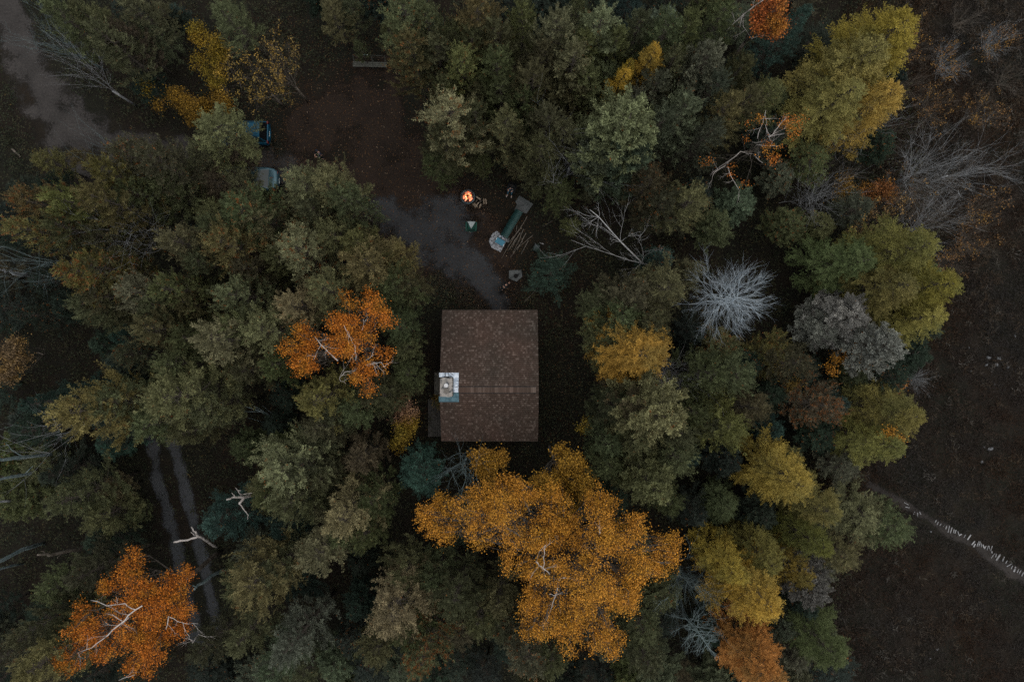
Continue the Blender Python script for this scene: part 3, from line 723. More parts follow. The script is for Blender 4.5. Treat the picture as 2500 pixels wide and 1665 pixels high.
def can(px, py, col, r, h, label, name='drink_can'):
    c = gpt(px, py, .2); o = thing(name, label, 'can', (c.x, c.y, .105), 0, 'cans between the cooler and the wood rack')
    MB().tube([(0, 0, 0), (0, 0, h * .08), (0, 0, h * .9), (0, 0, h)], [r * .85, r, r, r * .85], 16).build('body', mat_noise('can_paint', col, tuple(min(1, x * 1.3) for x in col), 9, .35, .2, spec=.5), o, True)
    MB().cyl((0, 0, h), r * .8, .006, 14).build('lid', mt_steel, o)
can(1221, 577.5, (.35, .48, .55), .065, .16, 'pale blue can on the slab at the rack corner'); can(1226, 578, (.04, .15, .30), .06, .16, 'deep blue can between the pale blue and pink ones')
can(1227.5, 582, (.5, .26, .22), .065, .14, 'pinkish can close to the cooler lid'); can(1230.5, 583.5, (.28, .03, .03), .05, .14, 'dark red can at the corner of the wood rack')
lf = MB(); c = gpt(1238, 586, .1)
lf.add([(-.2, -.16, 0), (.14, -.2, .02), (.2, .16, .05), (-.1, .2, .0)], [(0, 1, 2, 3)]); o = lf.build('scrap_sheet', mt_conc); o.location = (c.x, c.y, .03); o.modifiers.new('t', 'SOLIDIFY').thickness = .01
tag(o, 'grey scrap of sheet lying between cooler and stick pile', 'scrap')
# poles and sticks lying along the rack
mt_stick = mat_noise('dry_stick', (.10, .085, .07), (.24, .215, .185), 5, .9)
STK = [(1287, 529, 1225, 631, .030, 'longest pale pole lying along the wood rack'), (1302, 574, 1268, 603, .025, 'thin pale stick to the right of the stick pile'), (1273, 556, 1244, 590, .04, 'thick brown stick along the foot of the rack'),
       (1262, 552, 1260, 566, .03, 'short stick lying crosswise beside the rack'), (1270, 568, 1250, 604, .035, 'brown pole second from the rack roof'), (1278, 560, 1252, 618, .028, 'dark slender pole in the middle of the stick pile'),
       (1284, 570, 1262, 612, .03, 'dark pole on the far side of the stick pile'), (1275, 590, 1246, 628, .022, 'thin stick at the lower end of the pile'), (1290, 588, 1272, 622, .028, 'crooked brown stick on the outer edge of pile'),
       (1262, 580, 1241, 612, .03, 'brown stick just below the cooler'), (1349, 539, 1326, 554, .02, 'short twig by the tree edge right of the rack'), (1318, 593, 1328, 597, .03, 'short white stick beside the dark bin'),
       (1132, 555, 1149, 570, .028, 'pale stick lying beside the green chair'), (1281, 736, 1323, 694, .03, 'long pale stick on the bank right of the cabin corner')]
rnd = random.Random(21); nrg = np.random.default_rng(77)
for (x0, y0, x1, y1, r, lb) in STK:
    a, b = gpt(x0, y0, .06), gpt(x1, y1, .06); c = (a + b) / 2; pts = [Vector(p) - c for p in wig(a, b, nrg, .012, 5)]
    z = rnd.uniform(.03, .12)
    for p in pts: p.z = z + rnd.uniform(0, .03)
    w = MB(); w.tube(pts, [r, r * .95, r * .9, r * .8, r * .7, r * .5], 6)
    p, q = pts[2], pts[4]; w.tube([p, p + (q - p) * .4 + Vector((.12, .05, .05))], [r * .5, r * .2], 4)
    o = w.build('stick', M['deadwhite'] if 'white' in lb else mt_stick); o.location = (c.x, c.y, .015); tag(o, lb, 'stick', 'sticks lying on the ground')
# dark bin
c = gpt(1310, 605, .5); bn = thing('storage_bin', 'dark square bin with a sunken lid right of the stick pile', 'bin', (c.x, c.y, .006), math.radians(-18))
MB().box((0, 0, .25), (.52, .60, .50)).build('body', mat_noise('black_rubber', (.008, .012, .013), (.014, .02, .022), 5, .6), bn, bevel=.05)
MB().box((0, 0, .508), (.40, .48, .05)).build('lid', mat_noise('slate_lid', (.03, .042, .05), (.045, .06, .07), 4, .5), bn, bevel=.03)
# black kettle on the slab
c = gpt(1259.5, 674, .2); kt = thing('kettle', 'small black kettle with a spout on the paving slab', 'kettle', (c.x, c.y, .083))
MB().tube([(0, 0, 0), (0, 0, .06), (0, 0, .15), (0, 0, .2)], [.14, .17, .14, .06], 16).build('body', mt_iron, kt, True)
MB().tube([(.12, .06, .1), (.24, .13, .17), (.30, .16, .2)], [.04, .028, .02], 8).build('spout', mt_iron, kt, True)
MB().tube([(-.1, -.05, .17), (-.06, -.03, .3), (.06, .03, .3), (.1, .05, .17)], .012, 6).build('handle', mt_iron, kt)

# ------------------------------------------------------------------ camp chairs and people
def camp_chair(loc, rz, fab, label):
    """folding camp chair, facing +x"""
    o = thing('camp_chair', label, 'camp chair', loc, rz)
    st = MB(); st.add([(-.24, -.25, .42), (.26, -.27, .46), (.26, .27, .46), (-.24, .25, .42), (0, 0, .385), (.27, 0, .445), (-.25, 0, .40)],
                      [(0, 1, 4), (1, 5, 4), (5, 2, 4), (2, 3, 4), (3, 6, 4), (6, 0, 4)])
    q = st.build('seat', fab, o, True); q.modifiers.new('t', 'SOLIDIFY').thickness = .012
    bk = MB(); bk.add([(-.25, -.26, .43), (-.25, .26, .43), (-.40, .28, .92), (-.40, -.28, .92), (-.31, 0, .45), (-.44, 0, .90)], [(0, 4, 5, 3), (4, 1, 2, 5)])
    q = bk.build('backrest', fab, o); q.modifiers.new('t', 'SOLIDIFY').thickness = .012
    for s_ in (-1, 1):
        ar = MB(); ar.add([(-.36, s_ * .28, .66), (.24, s_ * .30, .66), (.24, s_ * .38, .65), (-.36, s_ * .36, .65)], [(0, 1, 2, 3)])
        q = ar.build('armrest', fab, o); q.modifiers.new('t', 'SOLIDIFY').thickness = .014
    for a in ((.28, -.32), (.28, .32), (-.30, -.30), (-.30, .30)):
        MB().tube([(a[0], a[1], 0), (a[0] * .9, a[1] * 1.02, .65)], .013, 6).build('leg', mt_iron, o)
    for s_ in (-1, 1): MB().tube([(.28, s_ * .32, .03), (-.28, s_ * .27, .44)], .011, 6).build('brace', mt_iron, o)
    return o

def skinned(name, nodes, edges, mat, parent, root, sub=1):
    ks = list(nodes); me = bpy.data.meshes.new(name)
    me.from_pydata([nodes[k][0] for k in ks], [(ks.index(a), ks.index(b)) for a, b in edges], []); me.update()
    o = link(name, me, mat, parent); o.modifiers.new('skin', 'SKIN').use_smooth_shade = True
    if not me.skin_vertices: return o
    for i, k in enumerate(ks):
        r = nodes[k][1]; d = me.skin_vertices[0].data[i]
        d.radius = r if isinstance(r, tuple) else (r, r); d.use_root = (k == root)
    o.modifiers.new('sub', 'SUBSURF').levels = sub; o.modifiers['sub'].render_levels = sub
    return o

mt_skin = mat_noise('skin', (.40, .23, .17), (.48, .29, .22), 6, .55)
def person(loc, rz, J, label, jacket, trousers, shoes, hair_m):
    """J: joints in metres, facing +x. One continuous skinned body; clothes and hair are children"""
    o = thing('person', label, 'person', loc, rz)
    V = {k: Vector(v) for k, v in J.items()}
    nd = {'pelvis': (V['pelvis'], (.15, .11)), 'waist': (V['pelvis'].lerp(V['chest'], .5), (.13, .10)), 'chest': (V['chest'], (.15, .11)), 'neck': (V['neck'], .055)}
    hd = (V['head'] - V['neck']).normalized(); f = V['face'].normalized(); f = (f - hd * f.dot(hd)).normalized(); sdv = hd.cross(f)
    nd['jaw'] = (V['head'] - hd * .055 + f * .02, .068); nd['skull'] = (V['head'] + hd * .03, .088); nd['top'] = (V['head'] + hd * .09, .05)
    nd['nose0'] = (V['head'] + f * .085 - hd * .01, .022); nd['nose'] = (V['head'] + f * .112 - hd * .025, .014)
    for s_, q in (('l', 1), ('r', -1)):
        nd['ear' + s_] = (V['head'] + sdv * q * .088, .016)
    ed = [('pelvis', 'waist'), ('waist', 'chest'), ('chest', 'neck'), ('neck', 'jaw'), ('jaw', 'skull'), ('skull', 'top'), ('skull', 'nose0'), ('nose0', 'nose'), ('skull', 'earl'), ('skull', 'earr')]
    for s_ in 'lr':
        nd['sh' + s_] = (V['sh' + s_], .062); nd['el' + s_] = (V['el' + s_], .042); nd['wr' + s_] = (V['wr' + s_], .028)
        nd['hip' + s_] = (V['hip' + s_], .088); nd['kn' + s_] = (V['kn' + s_], .056); nd['an' + s_] = (V['an' + s_], .038); nd['toe' + s_] = (V['toe' + s_], .035)
        ed += [('chest', 'sh' + s_), ('sh' + s_, 'el' + s_), ('el' + s_, 'wr' + s_), ('pelvis', 'hip' + s_), ('hip' + s_, 'kn' + s_), ('kn' + s_, 'an' + s_), ('an' + s_, 'toe' + s_)]
        fa = (V['wr' + s_] - V['el' + s_]).normalized(); sid = fa.cross(Vector((0, 0, 1))); sid = sid.normalized() if sid.length > .1 else Vector((0, 1, 0)); dn = sid.cross(fa)
        if dn.z > 0: dn = -dn
        pal = V['wr' + s_] + fa * .07; nd['palm' + s_] = (pal, (.040, .020)); ed.append(('wr' + s_, 'palm' + s_))
        for i, (off, ln) in enumerate(((-.030, .062), (-.010, .074), (.010, .070), (.030, .054))):
            a = pal + sid * off + fa * .035; b = a + (fa * .75 + dn * .35).normalized() * ln * .6; c = b + (fa * .35 + dn * .9).normalized() * ln * .5
            for j, (pt, rr) in enumerate(((a, .010), (b, .009), (c, .008))): nd[f'f{s_}{i}{j}'] = (pt, rr)
            ed += [('palm' + s_, f'f{s_}{i}0'), (f'f{s_}{i}0', f'f{s_}{i}1'), (f'f{s_}{i}1', f'f{s_}{i}2')]
        q = 1 if s_ == 'r' else -1
        a = V['wr' + s_] + fa * .035 + sid * .034 * q; b = a + (fa * .6 + sid * .7 * q + dn * .2).normalized() * .04; c = b + (fa * .9 + dn * .4).normalized() * .03
        nd['t0' + s_] = (a, .012); nd['t1' + s_] = (b, .010); nd['t2' + s_] = (c, .009); ed += [('wr' + s_, 't0' + s_), ('t0' + s_, 't1' + s_), ('t1' + s_, 't2' + s_)]
    skinned('body', nd, ed, mt_skin, o, 'pelvis')
    jk = {'hem': (V['pelvis'] - (V['chest'] - V['pelvis']).normalized() * .02, (.185, .14)), 'waist': (nd['waist'][0], (.175, .135)), 'chest': (V['chest'], (.19, .145)), 'collar': (V['neck'].lerp(V['chest'], .25), .085)}
    je = [('hem', 'waist'), ('waist', 'chest'), ('chest', 'collar')]
    for s_ in 'lr':
        jk['sh' + s_] = (V['sh' + s_], .088); jk['el' + s_] = (V['el' + s_], .068); jk['cuff' + s_] = (V['wr' + s_].lerp(V['el' + s_], .12), .05)
        je += [('chest', 'sh' + s_), ('sh' + s_, 'el' + s_), ('el' + s_, 'cuff' + s_)]
    skinned('jacket', jk, je, jacket, o, 'chest')
    tk = {'belt': (V['pelvis'] + (V['chest'] - V['pelvis']).normalized() * .04, (.165, .125)), 'seat': (V['pelvis'], (.17, .13))}; te = [('belt', 'seat')]
    for s_ in 'lr':
        tk['hip' + s_] = (V['hip' + s_], .108); tk['kn' + s_] = (V['kn' + s_], .078); tk['hem' + s_] = (V['an' + s_].lerp(V['kn' + s_], .08), .062)
        te += [('seat', 'hip' + s_), ('hip' + s_, 'kn' + s_), ('kn' + s_, 'hem' + s_)]
    skinned('trousers', tk, te, trousers, o, 'seat')
    for s_ in 'lr':
        a, t = V['an' + s_], V['toe' + s_]; d = (t - a); d.z = 0; d.normalize()
        skinned('shoe', {'heel': (a - d * .05 - Vector((0, 0, a.z - t.z - .01)), .048), 'mid': (t.lerp(a, .5) - Vector((0, 0, (a.z - t.z) * .4)), .052), 'toe': (t + d * .03, .042), 'top': (a + Vector((0, 0, .02)), .055)}, [('heel', 'mid'), ('mid', 'toe'), ('heel', 'top')], shoes, o, 'heel')
    hr = MB(); c = V['head'] + hd * .045 - f * .018
    hr.blob((0, 0, 0), (.105, .098, .105), 14, 9)
    vs = []
    for v in hr.v:
        vs.append(c + f * v[0] + sdv * v[1] + hd * (v[2] if v[2] > -.05 else -.05 + (v[2] + .05) * .5))
    hr.v = vs; hr.build('hair', hair_m, o, True)
    for q in (1, -1):
        MB().blob(tuple(V['head'] + f * .083 + sdv * q * .033 + hd * .012), (.011, .011, .008), 8, 5).build('eye', mt_black, o)
    MB().blob(tuple(V['head'] + f * .088 - hd * .062), (.014, .024, .007), 8, 5).build('mouth', mat_noise('lips', (.30, .11, .09), (.34, .13, .11), 6, .5), o)
    return o

STAND = dict(pelvis=(0, 0, .95), chest=(.03, 0, 1.32), neck=(.04, 0, 1.50), head=(.09, 0, 1.63), face=(.9, 0, -.45), shl=(.02, .19, 1.42), shr=(.02, -.19, 1.42), ell=(.10, .29, 1.14), elr=(.10, -.29, 1.14),
             wrl=(.32, .12, 1.10), wrr=(.32, -.10, 1.12), hipl=(0, .10, .90), hipr=(0, -.10, .90), knl=(.06, .12, .50), knr=(-.02, -.11, .50), anl=(0, .13, .09), anr=(-.12, -.12, .09), toel=(.17, .15, .035), toer=(.05, -.14, .035))
BEND = dict(pelvis=(0, 0, .92), chest=(.34, 0, 1.16), neck=(.47, 0, 1.25), head=(.60, 0, 1.27), face=(.5, 0, -1), shl=(.38, .19, 1.20), shr=(.38, -.19, 1.20), ell=(.52, .22, .92), elr=(.55, -.20, .93),
            wrl=(.72, .06, .80), wrr=(.80, -.02, .76), hipl=(-.02, .10, .88), hipr=(-.02, -.10, .88), knl=(.10, .13, .48), knr=(-.10, -.13, .47), anl=(.02, .14, .09), anr=(-.26, -.14, .09), toel=(.19, .16, .035), toer=(-.09, -.16, .035))
SIT = dict(pelvis=(-.10, 0, .54), chest=(-.20, 0, .90), neck=(-.19, 0, 1.08), head=(-.14, 0, 1.21), face=(.9, .1, -.4), shl=(-.20, .19, 1.0), shr=(-.20, -.19, 1.0), ell=(-.08, .30, .76), elr=(-.08, -.30, .76),
           wrl=(.15, .14, .70), wrr=(.18, -.20, .72), hipl=(-.06, .10, .52), hipr=(-.06, -.10, .52), knl=(.36, .16, .55), knr=(.36, -.15, .55), anl=(.40, .18, .09), anr=(.46, -.16, .09), toel=(.57, .22, .035), toer=(.63, -.18, .035))
fab_navy = mat_noise('navy_cloth', (.008, .022, .055), (.014, .035, .08), 14, .85); fab_black = mat_noise('black_cloth', (.008, .010, .011), (.016, .018, .02), 14, .85)
fab_grey = mat_noise('charcoal_cloth', (.02, .022, .026), (.035, .037, .042), 14, .85); fab_blue = mat_noise('blue_denim', (.02, .07, .11), (.04, .11, .16), 14, .8)
fab_green = mat_noise('bottle_green_canvas', (.008, .055, .042), (.014, .085, .065), 10, .75); hair_d = mat_noise('dark_hair', (.008, .007, .006), (.02, .016, .013), 30, .6)
sho_w = mat_noise('pale_shoes', (.45, .42, .40), (.6, .57, .55), 9, .7); sho_b = mat_noise('black_shoes', (.01, .01, .01), (.02, .02, .02), 9, .6)
p = gpt(789, 384, 0); person((p.x, p.y, .012), math.radians(215), STAND, 'person in a navy blue jacket standing alone in the upper clearing', fab_navy, fab_grey, sho_b, hair_d)
p = gpt(1224, 708, 0); person((p.x, p.y, .016), math.radians(38), BEND, 'person in black clothes bending forward toward the kettle on the slab', fab_black, fab_black, sho_b, hair_d)
st = thing('poker', 'thin black iron poker held out by the bending person in black', 'poker', (0, 0, 0))
a = gpt(1236, 684.5, .80); b = gpt(1256, 675, .24); MB().tube([a, a.lerp(b, .5) + Vector((0, 0, .02)), b], [.018, .014, .011], 6).build('rod', mt_iron, st)
MB().tube([a - (b - a) * .12, a], .024, 7).build('handle', mt_black, st)
p = gpt(1248.5, 463, .3); camp_chair((p.x, p.y, .006), math.radians(-112), fab_black, 'black folding chair with a seated person at the edge of the trees')
person((p.x, p.y, .006), math.radians(-112), SIT, 'person in dark jacket and blue trousers seated in a folding chair', fab_black, fab_blue, sho_w, hair_d)
p = gpt(1151, 553, .3); gch = camp_chair((p.x, p.y, .014), math.radians(88), fab_green, 'empty bottle green camp chair below the fire pit')
gch.scale = (1.2, 1.2, 1.0)
tw = MB(); n = 7; vs = []
for i in range(n + 1):
    t = i / n
    for j in range(n + 1):
        u = j / n - .5; x = .30 - t * .46; w = .52 * (1 - t) + .03
        vs.append((x, u * w, .485 + .015 * math.sin(j * 2 + i) - .05 * (1 - abs(u) * 2) * t + .02 * (1 - t)))
tw.add(vs, [(i * (n + 1) + j, i * (n + 1) + j + 1, (i + 1) * (n + 1) + j + 1, (i + 1) * (n + 1) + j) for i in range(n) for j in range(n)])
o = tw.build('towel', mat_noise('pale_grey_cloth', (.30, .35, .37), (.42, .47, .49), 7, .9), None, True); o.location = gch.location; o.location.z = .03; o.rotation_euler = gch.rotation_euler; o.scale = (1.2, 1.2, 1)
o.modifiers.new('t', 'SOLIDIFY').thickness = .012; tag(o, 'pale grey triangular cloth spread on the green chair seat', 'cloth')

# ------------------------------------------------------------------ vehicles (local +x = front)
mt_tyre = mat_noise('tyre_rubber', (.012, .012, .012), (.025, .025, .025), 12, .85); mt_rim = mat_noise('alloy_rim', (.3, .3, .31), (.45, .45, .46), 6, .35, .8)
mt_cglass = mat_noise('car_glass', (.012, .032, .040), (.018, .045, .055), 2, .12, spec=.4); mt_dglass = mat_noise('tinted_glass', (.004, .005, .006), (.007, .008, .010), 2, .35, spec=.15); mt_red = mat_noise('red_lens', (.10, .008, .008), (.15, .01, .01), 6, .3, spec=.5)
mt_lamp = mat_noise('clear_lens', (.5, .52, .55), (.7, .72, .75), 6, .2, spec=.5); mt_plate = mat_noise('licence_plate', (.55, .66, .68), (.72, .78, .80), 12, .5)
def loft(secs):
    m = MB(); n = len(secs[0]); vs = [p for s_ in secs for p in s_]; fs = []
    for i in range(len(secs) - 1):
        for k in range(n - 1): fs.append((i * n + k, i * n + k + 1, (i + 1) * n + k + 1, (i + 1) * n + k))
    fs += [tuple(range(n))[::-1], tuple((len(secs) - 1) * n + k for k in range(n))]
    return m.add(vs, fs)
def car(name, label, loc, rz, paint, body, gh, wheels, rear_x, front_x, tail, ribs=False, plate_z=.7, trunk=None):
    o = thing(name, label, 'car', loc, rz)
    secs = []
    for (x, w, zb, zt) in body:
        half = [(0, zb), (w * .86, zb), (w * .97, zb + .08), (w, zb + .22), (w, zt - .22), (w * .985, zt - .09), (w * .93, zt - .02), (w * .75, zt + .012), (0, zt + .03)]
        secs.append([(x, -y, z) for y, z in half] + [(x, y, z) for y, z in half[::-1]])
    b = loft(secs).build('body', paint, o, True); b.modifiers.new('e', 'EDGE_SPLIT').split_angle = math.radians(50)
    (xr0, wr0, zr0), (xr1, wr1, zr1), (xf1, wf1, zf1), (xf0, wf0, zf0) = gh      # rear base, rear top, front top, front base
    P = {}
    for q in (1, -1):
        P[q] = [Vector((xr0, q * wr0, zr0)), Vector((xr1, q * wr1, zr1)), Vector((xf1, q * wf1, zf1)), Vector((xf0, q * wf0, zf0))]
    sh = MB(); sh.add(P[-1] + P[1], [(0, 1, 5, 4), (2, 3, 7, 6), (3, 2, 1, 0), (4, 5, 6, 7)]); cab = sh.build('pillar_frame', paint, o)
    def panel(nm, q4, inset, lift, mat, par):
        c = sum(q4, Vector()) / 4; nrm = (q4[1] - q4[0]).cross(q4[3] - q4[0]).normalized()
        if nrm.dot(c - Vector((0, 0, .9))) < 0: nrm = -nrm
        vs = [c + (v - c) * inset + nrm * lift for v in q4]; m = MB().add(vs, [(0, 1, 2, 3)]); p_ = m.build(nm, mat, par)
        s2 = p_.modifiers.new('t', 'SOLIDIFY'); s2.thickness = .012; s2.offset = 0; return p_
    rw = panel('rear_window', [P[-1][0], P[-1][1], P[1][1], P[1][0]], .94, .008, mt_dglass if ribs else mt_cglass, o)
    panel('windscreen', [P[-1][2], P[-1][3], P[1][3], P[1][2]], .92, .008, mt_cglass, o)
    for q in (1, -1):
        A_, B_, C_, D_ = P[q]; mb_, mt_ = A_.lerp(D_, .5), B_.lerp(C_, .5)
        panel('side_window', [A_, B_, mt_, mb_], .86, .008, mt_cglass, o); panel('side_window', [mb_, mt_, C_, D_], .86, .008, mt_cglass, o)
    rs = []
    for t in np.linspace(0, 1, 7):
        x = xr1 - .06 + (xf1 - xr1 + .1) * t; w = wr1 + (wf1 - wr1) * t; z = zr1 + (zf1 - zr1) * t; e = .02 * (1 - (2 * t - 1) ** 4)
        rs.append([(x, -w - .01, z - .02)] + [(x, w * u, z + e + .028 * (1 - u * u)) for u in (-.95, -.6, -.2, .2, .6, .95)] + [(x, w + .01, z - .02)])
    rf_ = loft(rs).build('roof', paint, o, True); rf_.modifiers.new('e', 'EDGE_SPLIT').split_angle = math.radians(50)
    if ribs:
        rb = MB()
        for u in np.linspace(-.78, .78, 8): rb.box(((xr1 + xf1) / 2, wr1 * u, zr1 + .05), (xf1 - xr1 - .25, .035, .018))
        rb.build('roof_rib', paint, rf_)
        for q in (1, -1):
            MB().tube([(xr1 + .1, q * wr1 * .93, zr1 + .05), (xr1 + .2, q * wr1 * .93, zr1 + .1), (xf1 - .3, q * wr1 * .93, zr1 + .1), (xf1 - .2, q * wr1 * .93, zr1 + .05)], .018, 6).build('roof_rail', mt_black, rf_)
    for x in wheels:
        for q in (1, -1):
            w = body[len(body) // 2][1]; R = .34
            t = MB(); t.tube([(x, q * (w - .20), R), (x, q * (w - .18), R), (x, q * (w - .01), R), (x, q * (w + .008), R)], [R * .9, R, R, R * .92], 24); wh = t.build('wheel', mt_tyre, o, False)
            t = MB(); t.tube([(x, q * (w + .004), R), (x, q * (w + .018), R)], [R * .64, R * .58], 20); t.build('rim', mt_rim, wh)
    w = body[0][1]; zt = body[1][3]
    for q in (1, -1):
        y0 = q * (body[1][1] - .14)
        MB().box((tail[0], y0, tail[1]), (.10, .24, tail[2])).build('tail_light', mt_red, o, bevel=.02)
        MB().box((front_x - .12, q * (body[-2][1] - .18), .68), (.18, .30, .14)).build('headlight', mt_lamp, o, bevel=.03)
        MB().box((xf0 - .25, q * (w + .20), zf0 + .04), (.14, .20, .13)).build('wing_mirror', paint, o, bevel=.03)
    bp = []
    for t in np.linspace(-1, 1, 13): bp.append((rear_x + (.40 if trunk else .20) * abs(t) ** 2.5 + .03, t * (w + .07), 0))
    bm = MB(); n = len(bp); vs = []
    for (x, y, z) in bp: vs += [(x, y, .42), (x - .07, y, .46), (x - .08, y, .60), (x - .02, y, .66), (x + .16, y, .66), (x + .16, y, .42)]
    fs = [(i * 6 + k, i * 6 + (k + 1) % 6, (i + 1) * 6 + (k + 1) % 6, (i + 1) * 6 + k) for i in range(n - 1) for k in range(6)] + [(0, 1, 2, 3, 4, 5), tuple((n - 1) * 6 + k for k in range(6))[::-1]]
    bm.add(vs, fs); bm.build('rear_bumper', paint, o, True).modifiers.new('e', 'EDGE_SPLIT').split_angle = math.radians(40)
    pl = MB(); pl.box((rear_x - .045 if not trunk else rear_x - .05, .1, plate_z), (.02, .42, .21), 0, -.35 if not trunk else -.2); pl.build('licence_plate', mt_plate, o)
    return o
pt_blue = mat_noise('blue_car_paint', (.005, .075, .14), (.008, .09, .165), 1.5, .5, .1, spec=.3); pt_silv = mat_noise('silver_car_paint', (.045, .11, .145), (.065, .14, .18), 1.5, .3, .4, spec=.6)
cy_ = gpt(0, 318, 1.6).y
car('parked_suv', 'blue four-wheel-drive car half hidden under a cedar in the upper clearing', (-21.83, cy_, .012), PI, pt_blue,
    [(-2.35, .80, .45, .98), (-2.25, .90, .36, 1.04), (-1.4, .94, .30, 1.06), (0, .95, .28, 1.06), (1.0, .95, .28, 1.05), (1.9, .92, .30, .98), (2.25, .84, .36, .90), (2.35, .74, .45, .80)],
    ((-2.28, .80, 1.05), (-1.86, .64, 1.74), (.45, .64, 1.76), (1.15, .80, 1.06)), (-1.42, 1.42), -2.35, 2.35, (-2.30, .92, .34), ribs=True, plate_z=.82)
cy2 = gpt(0, 437, .8).y
car('parked_car', 'silver car with its rounded rear end showing below the blue one', (-21.15, cy2, .012), PI - .03, pt_silv,
    [(-2.42, .46, .45, .84), (-2.34, .66, .38, .95), (-2.1, .84, .32, 1.01), (-1.6, .95, .28, 1.03), (0, .97, .26, 1.0), (1.0, .97, .26, .98), (1.9, .92, .28, .88), (2.3, .80, .34, .76), (2.42, .66, .42, .68)],
    ((-1.75, .80, 1.02), (-.80, .62, 1.42), (.45, .62, 1.44), (1.25, .80, .98)), (-1.45, 1.48), -2.42, 2.42, (-2.34, .84, .16), trunk=True, plate_z=.72)
tp = MB(); c = gpt(522, 345, .4); tp.box((0, 0, .2), (.75, .42, .4)); o = tp.build('storage_box', mt_teal, None, bevel=.03); o.location = (c.x, c.y, .01); o.rotation_euler = (0, 0, .25)
tag(o, 'teal plastic box glimpsed through the cedar left of the blue car', 'box')

# ------------------------------------------------------------------ bench, boardwalk, rocks
mt_bench = mat_noise('weathered_grey_timber', (.055, .058, .05), (.105, .108, .095), 7, .85, bump=.3)
c = gpt(903, 158, .45); bn = thing('park_bench', 'long weathered wooden bench at the top edge of the clearing', 'bench', (c.x, c.y, .004), -.02)
for k, y in enumerate((-.145, 0, .145)): MB().box((0, y, .45), (2.75, .125, .045)).build('seat_plank', mt_bench, bn, bevel=.008)
MB().box((0, .56, .84), (2.2, .035, .07)).build('backrest_rail', mt_bench, bn, bevel=.008)
MB().box((0, .50, .62), (2.3, .035, .10)).build('backrest_rail', mt_wood, bn, bevel=.008)
for x in (-1.28, -.15 + .35, 1.25):
    MB().box((x, -.1, .21), (.09, .09, .42)).build('leg', mt_bench, bn)
    MB().tube([(x, .16, .42), (x, .56, .86)], .035, 4).build('back_post', mt_bench, bn); MB().box((x, .34, .2), (.08, .08, .4)).build('leg', mt_bench, bn)
q = gpt(892, 142, .95); bt = thing('water_bottle', 'pale blue bottle on the top rail of the long bench', 'bottle', (q.x - .15, c.y + .57, .885), 0)
bt.rotation_euler = (0, 0, 0)
MB().tube([(0, 0, .045), (.02, 0, .045), (.24, 0, .045), (.28, 0, .045)], [.03, .042, .042, .02], 14).build('body', mat_noise('pale_blue_bottle', (.22, .42, .48), (.30, .5, .55), 4, .4), bt, True)
MB().tube([(.28, 0, .045), (.32, 0, .045)], .022, 12).build('cap', mt_white, bt)

bw = thing('boardwalk', 'line of loose pale planks laid across the brown marsh', 'boardwalk', tuple(gpt(2350, 1310, 0)))
PL = [(2316, 1291, 75, 17, 2), (2322, 1294, 72, 15, 2), (2310, 1287, 70, 10, 2), (2332, 1297, 70, 9, 2), (2339, 1300, 105, 9, 2), (2344, 1305, 25, 8, 3), (2366, 1311, 55, 15, 3), (2376, 1325, 50, 12, 3), (2379, 1331, 60, 9, 3),
      (2387, 1327, 70, 13, 2), (2391, 1327, 75, 12, 2), (2401, 1333, 110, 9, 3), (2405, 1336, 60, 9, 2), (2411, 1337, 75, 11, 2), (2415, 1337, 100, 11, 2), (2420, 1338, 70, 13, 2), (2421, 1347, 100, 6, 3), (2424, 1356, 52, 15, 2),
      (2431, 1355, 75, 9, 2), (2437, 1360, 55, 18, 4), (2449, 1364, 66, 13, 3), (2463, 1379, 30, 13, 2), (2477, 1389, 72, 13, 4), (2485, 1393, 65, 10, 2), (2490, 1396, 62, 11, 2), (2496, 1401, 60, 11, 3), (2231, 1252, 70, 8, 1.5), (2240, 1256, 95, 10, 2.5),
      (2246, 1252, 115, 8, 2), (2215, 1238, -12, 11, 2.5), (2212, 1229, -28, 13, 1.5), (2303, 1284, 60, 8, 2), (2296, 1280, 55, 8, 2), (2289, 1277, 65, 8, 2), (2284, 1272, 60, 7, 2), (2328, 1296, 80, 9, 2), (2355, 1308, 60, 8, 1.5), (2395, 1330, 95, 9, 2), (2457, 1371, 60, 8, 2), (2470, 1384, 66, 9, 2)]
mt_plank = mat_noise('bleached_planks', (.15, .155, .165), (.34, .345, .36), 3, .85, bump=.2, stops=(.3, .6))
rnd = random.Random(8)
for (px, py, an, ln, w) in PL:
    k = m_of(1); q = gpt(px, py, .03) - Vector(bw.location); MB().box((q.x, q.y, .03 + rnd.uniform(0, .03)), (ln * k, w * k * .9, .035), math.radians(an), rnd.uniform(-.02, .02)).build('plank', mt_plank, bw)
mt_rock = mat_noise('pale_lichen_rock', (.10, .11, .12), (.28, .29, .31), 5, .9, bump=.5)
RK = [(2415, 873, 11, 'pale rock, uppermost of the cluster in the upper marsh'), (2440, 875, 11, 'pale rock at the right of the marsh rock cluster'), (2410, 891, 8, 'small white rock at the lower left of the rock cluster'), (2433, 890, 11, 'greyish rock in the middle of the rock cluster'),
      (2462, 897, 8, 'small rock just right of the rock cluster'), (2373, 906, 6, 'small pale rock left of the rock cluster'), (2419, 1096, 13, 'large lone pale rock in the lower marsh'), (2399, 1128, 9, 'greyish rock below the lone pale rock'), (2405, 1092, 6, 'small rock touching the lone pale rock on its left'),
      (2430, 938, 5, 'tiny pale rock below the rock cluster'), (2367, 849, 5, 'tiny pinkish rock above the rock cluster'), (2480, 820, 6, 'tiny rock near the right border above the cluster'), (2290, 1585, 7, 'small bluish stone in the bottom marsh'), (2272, 1608, 6, 'small pale stone near the bottom of the marsh'), (2274, 1298, 6, 'white stone just below the plank boardwalk')]
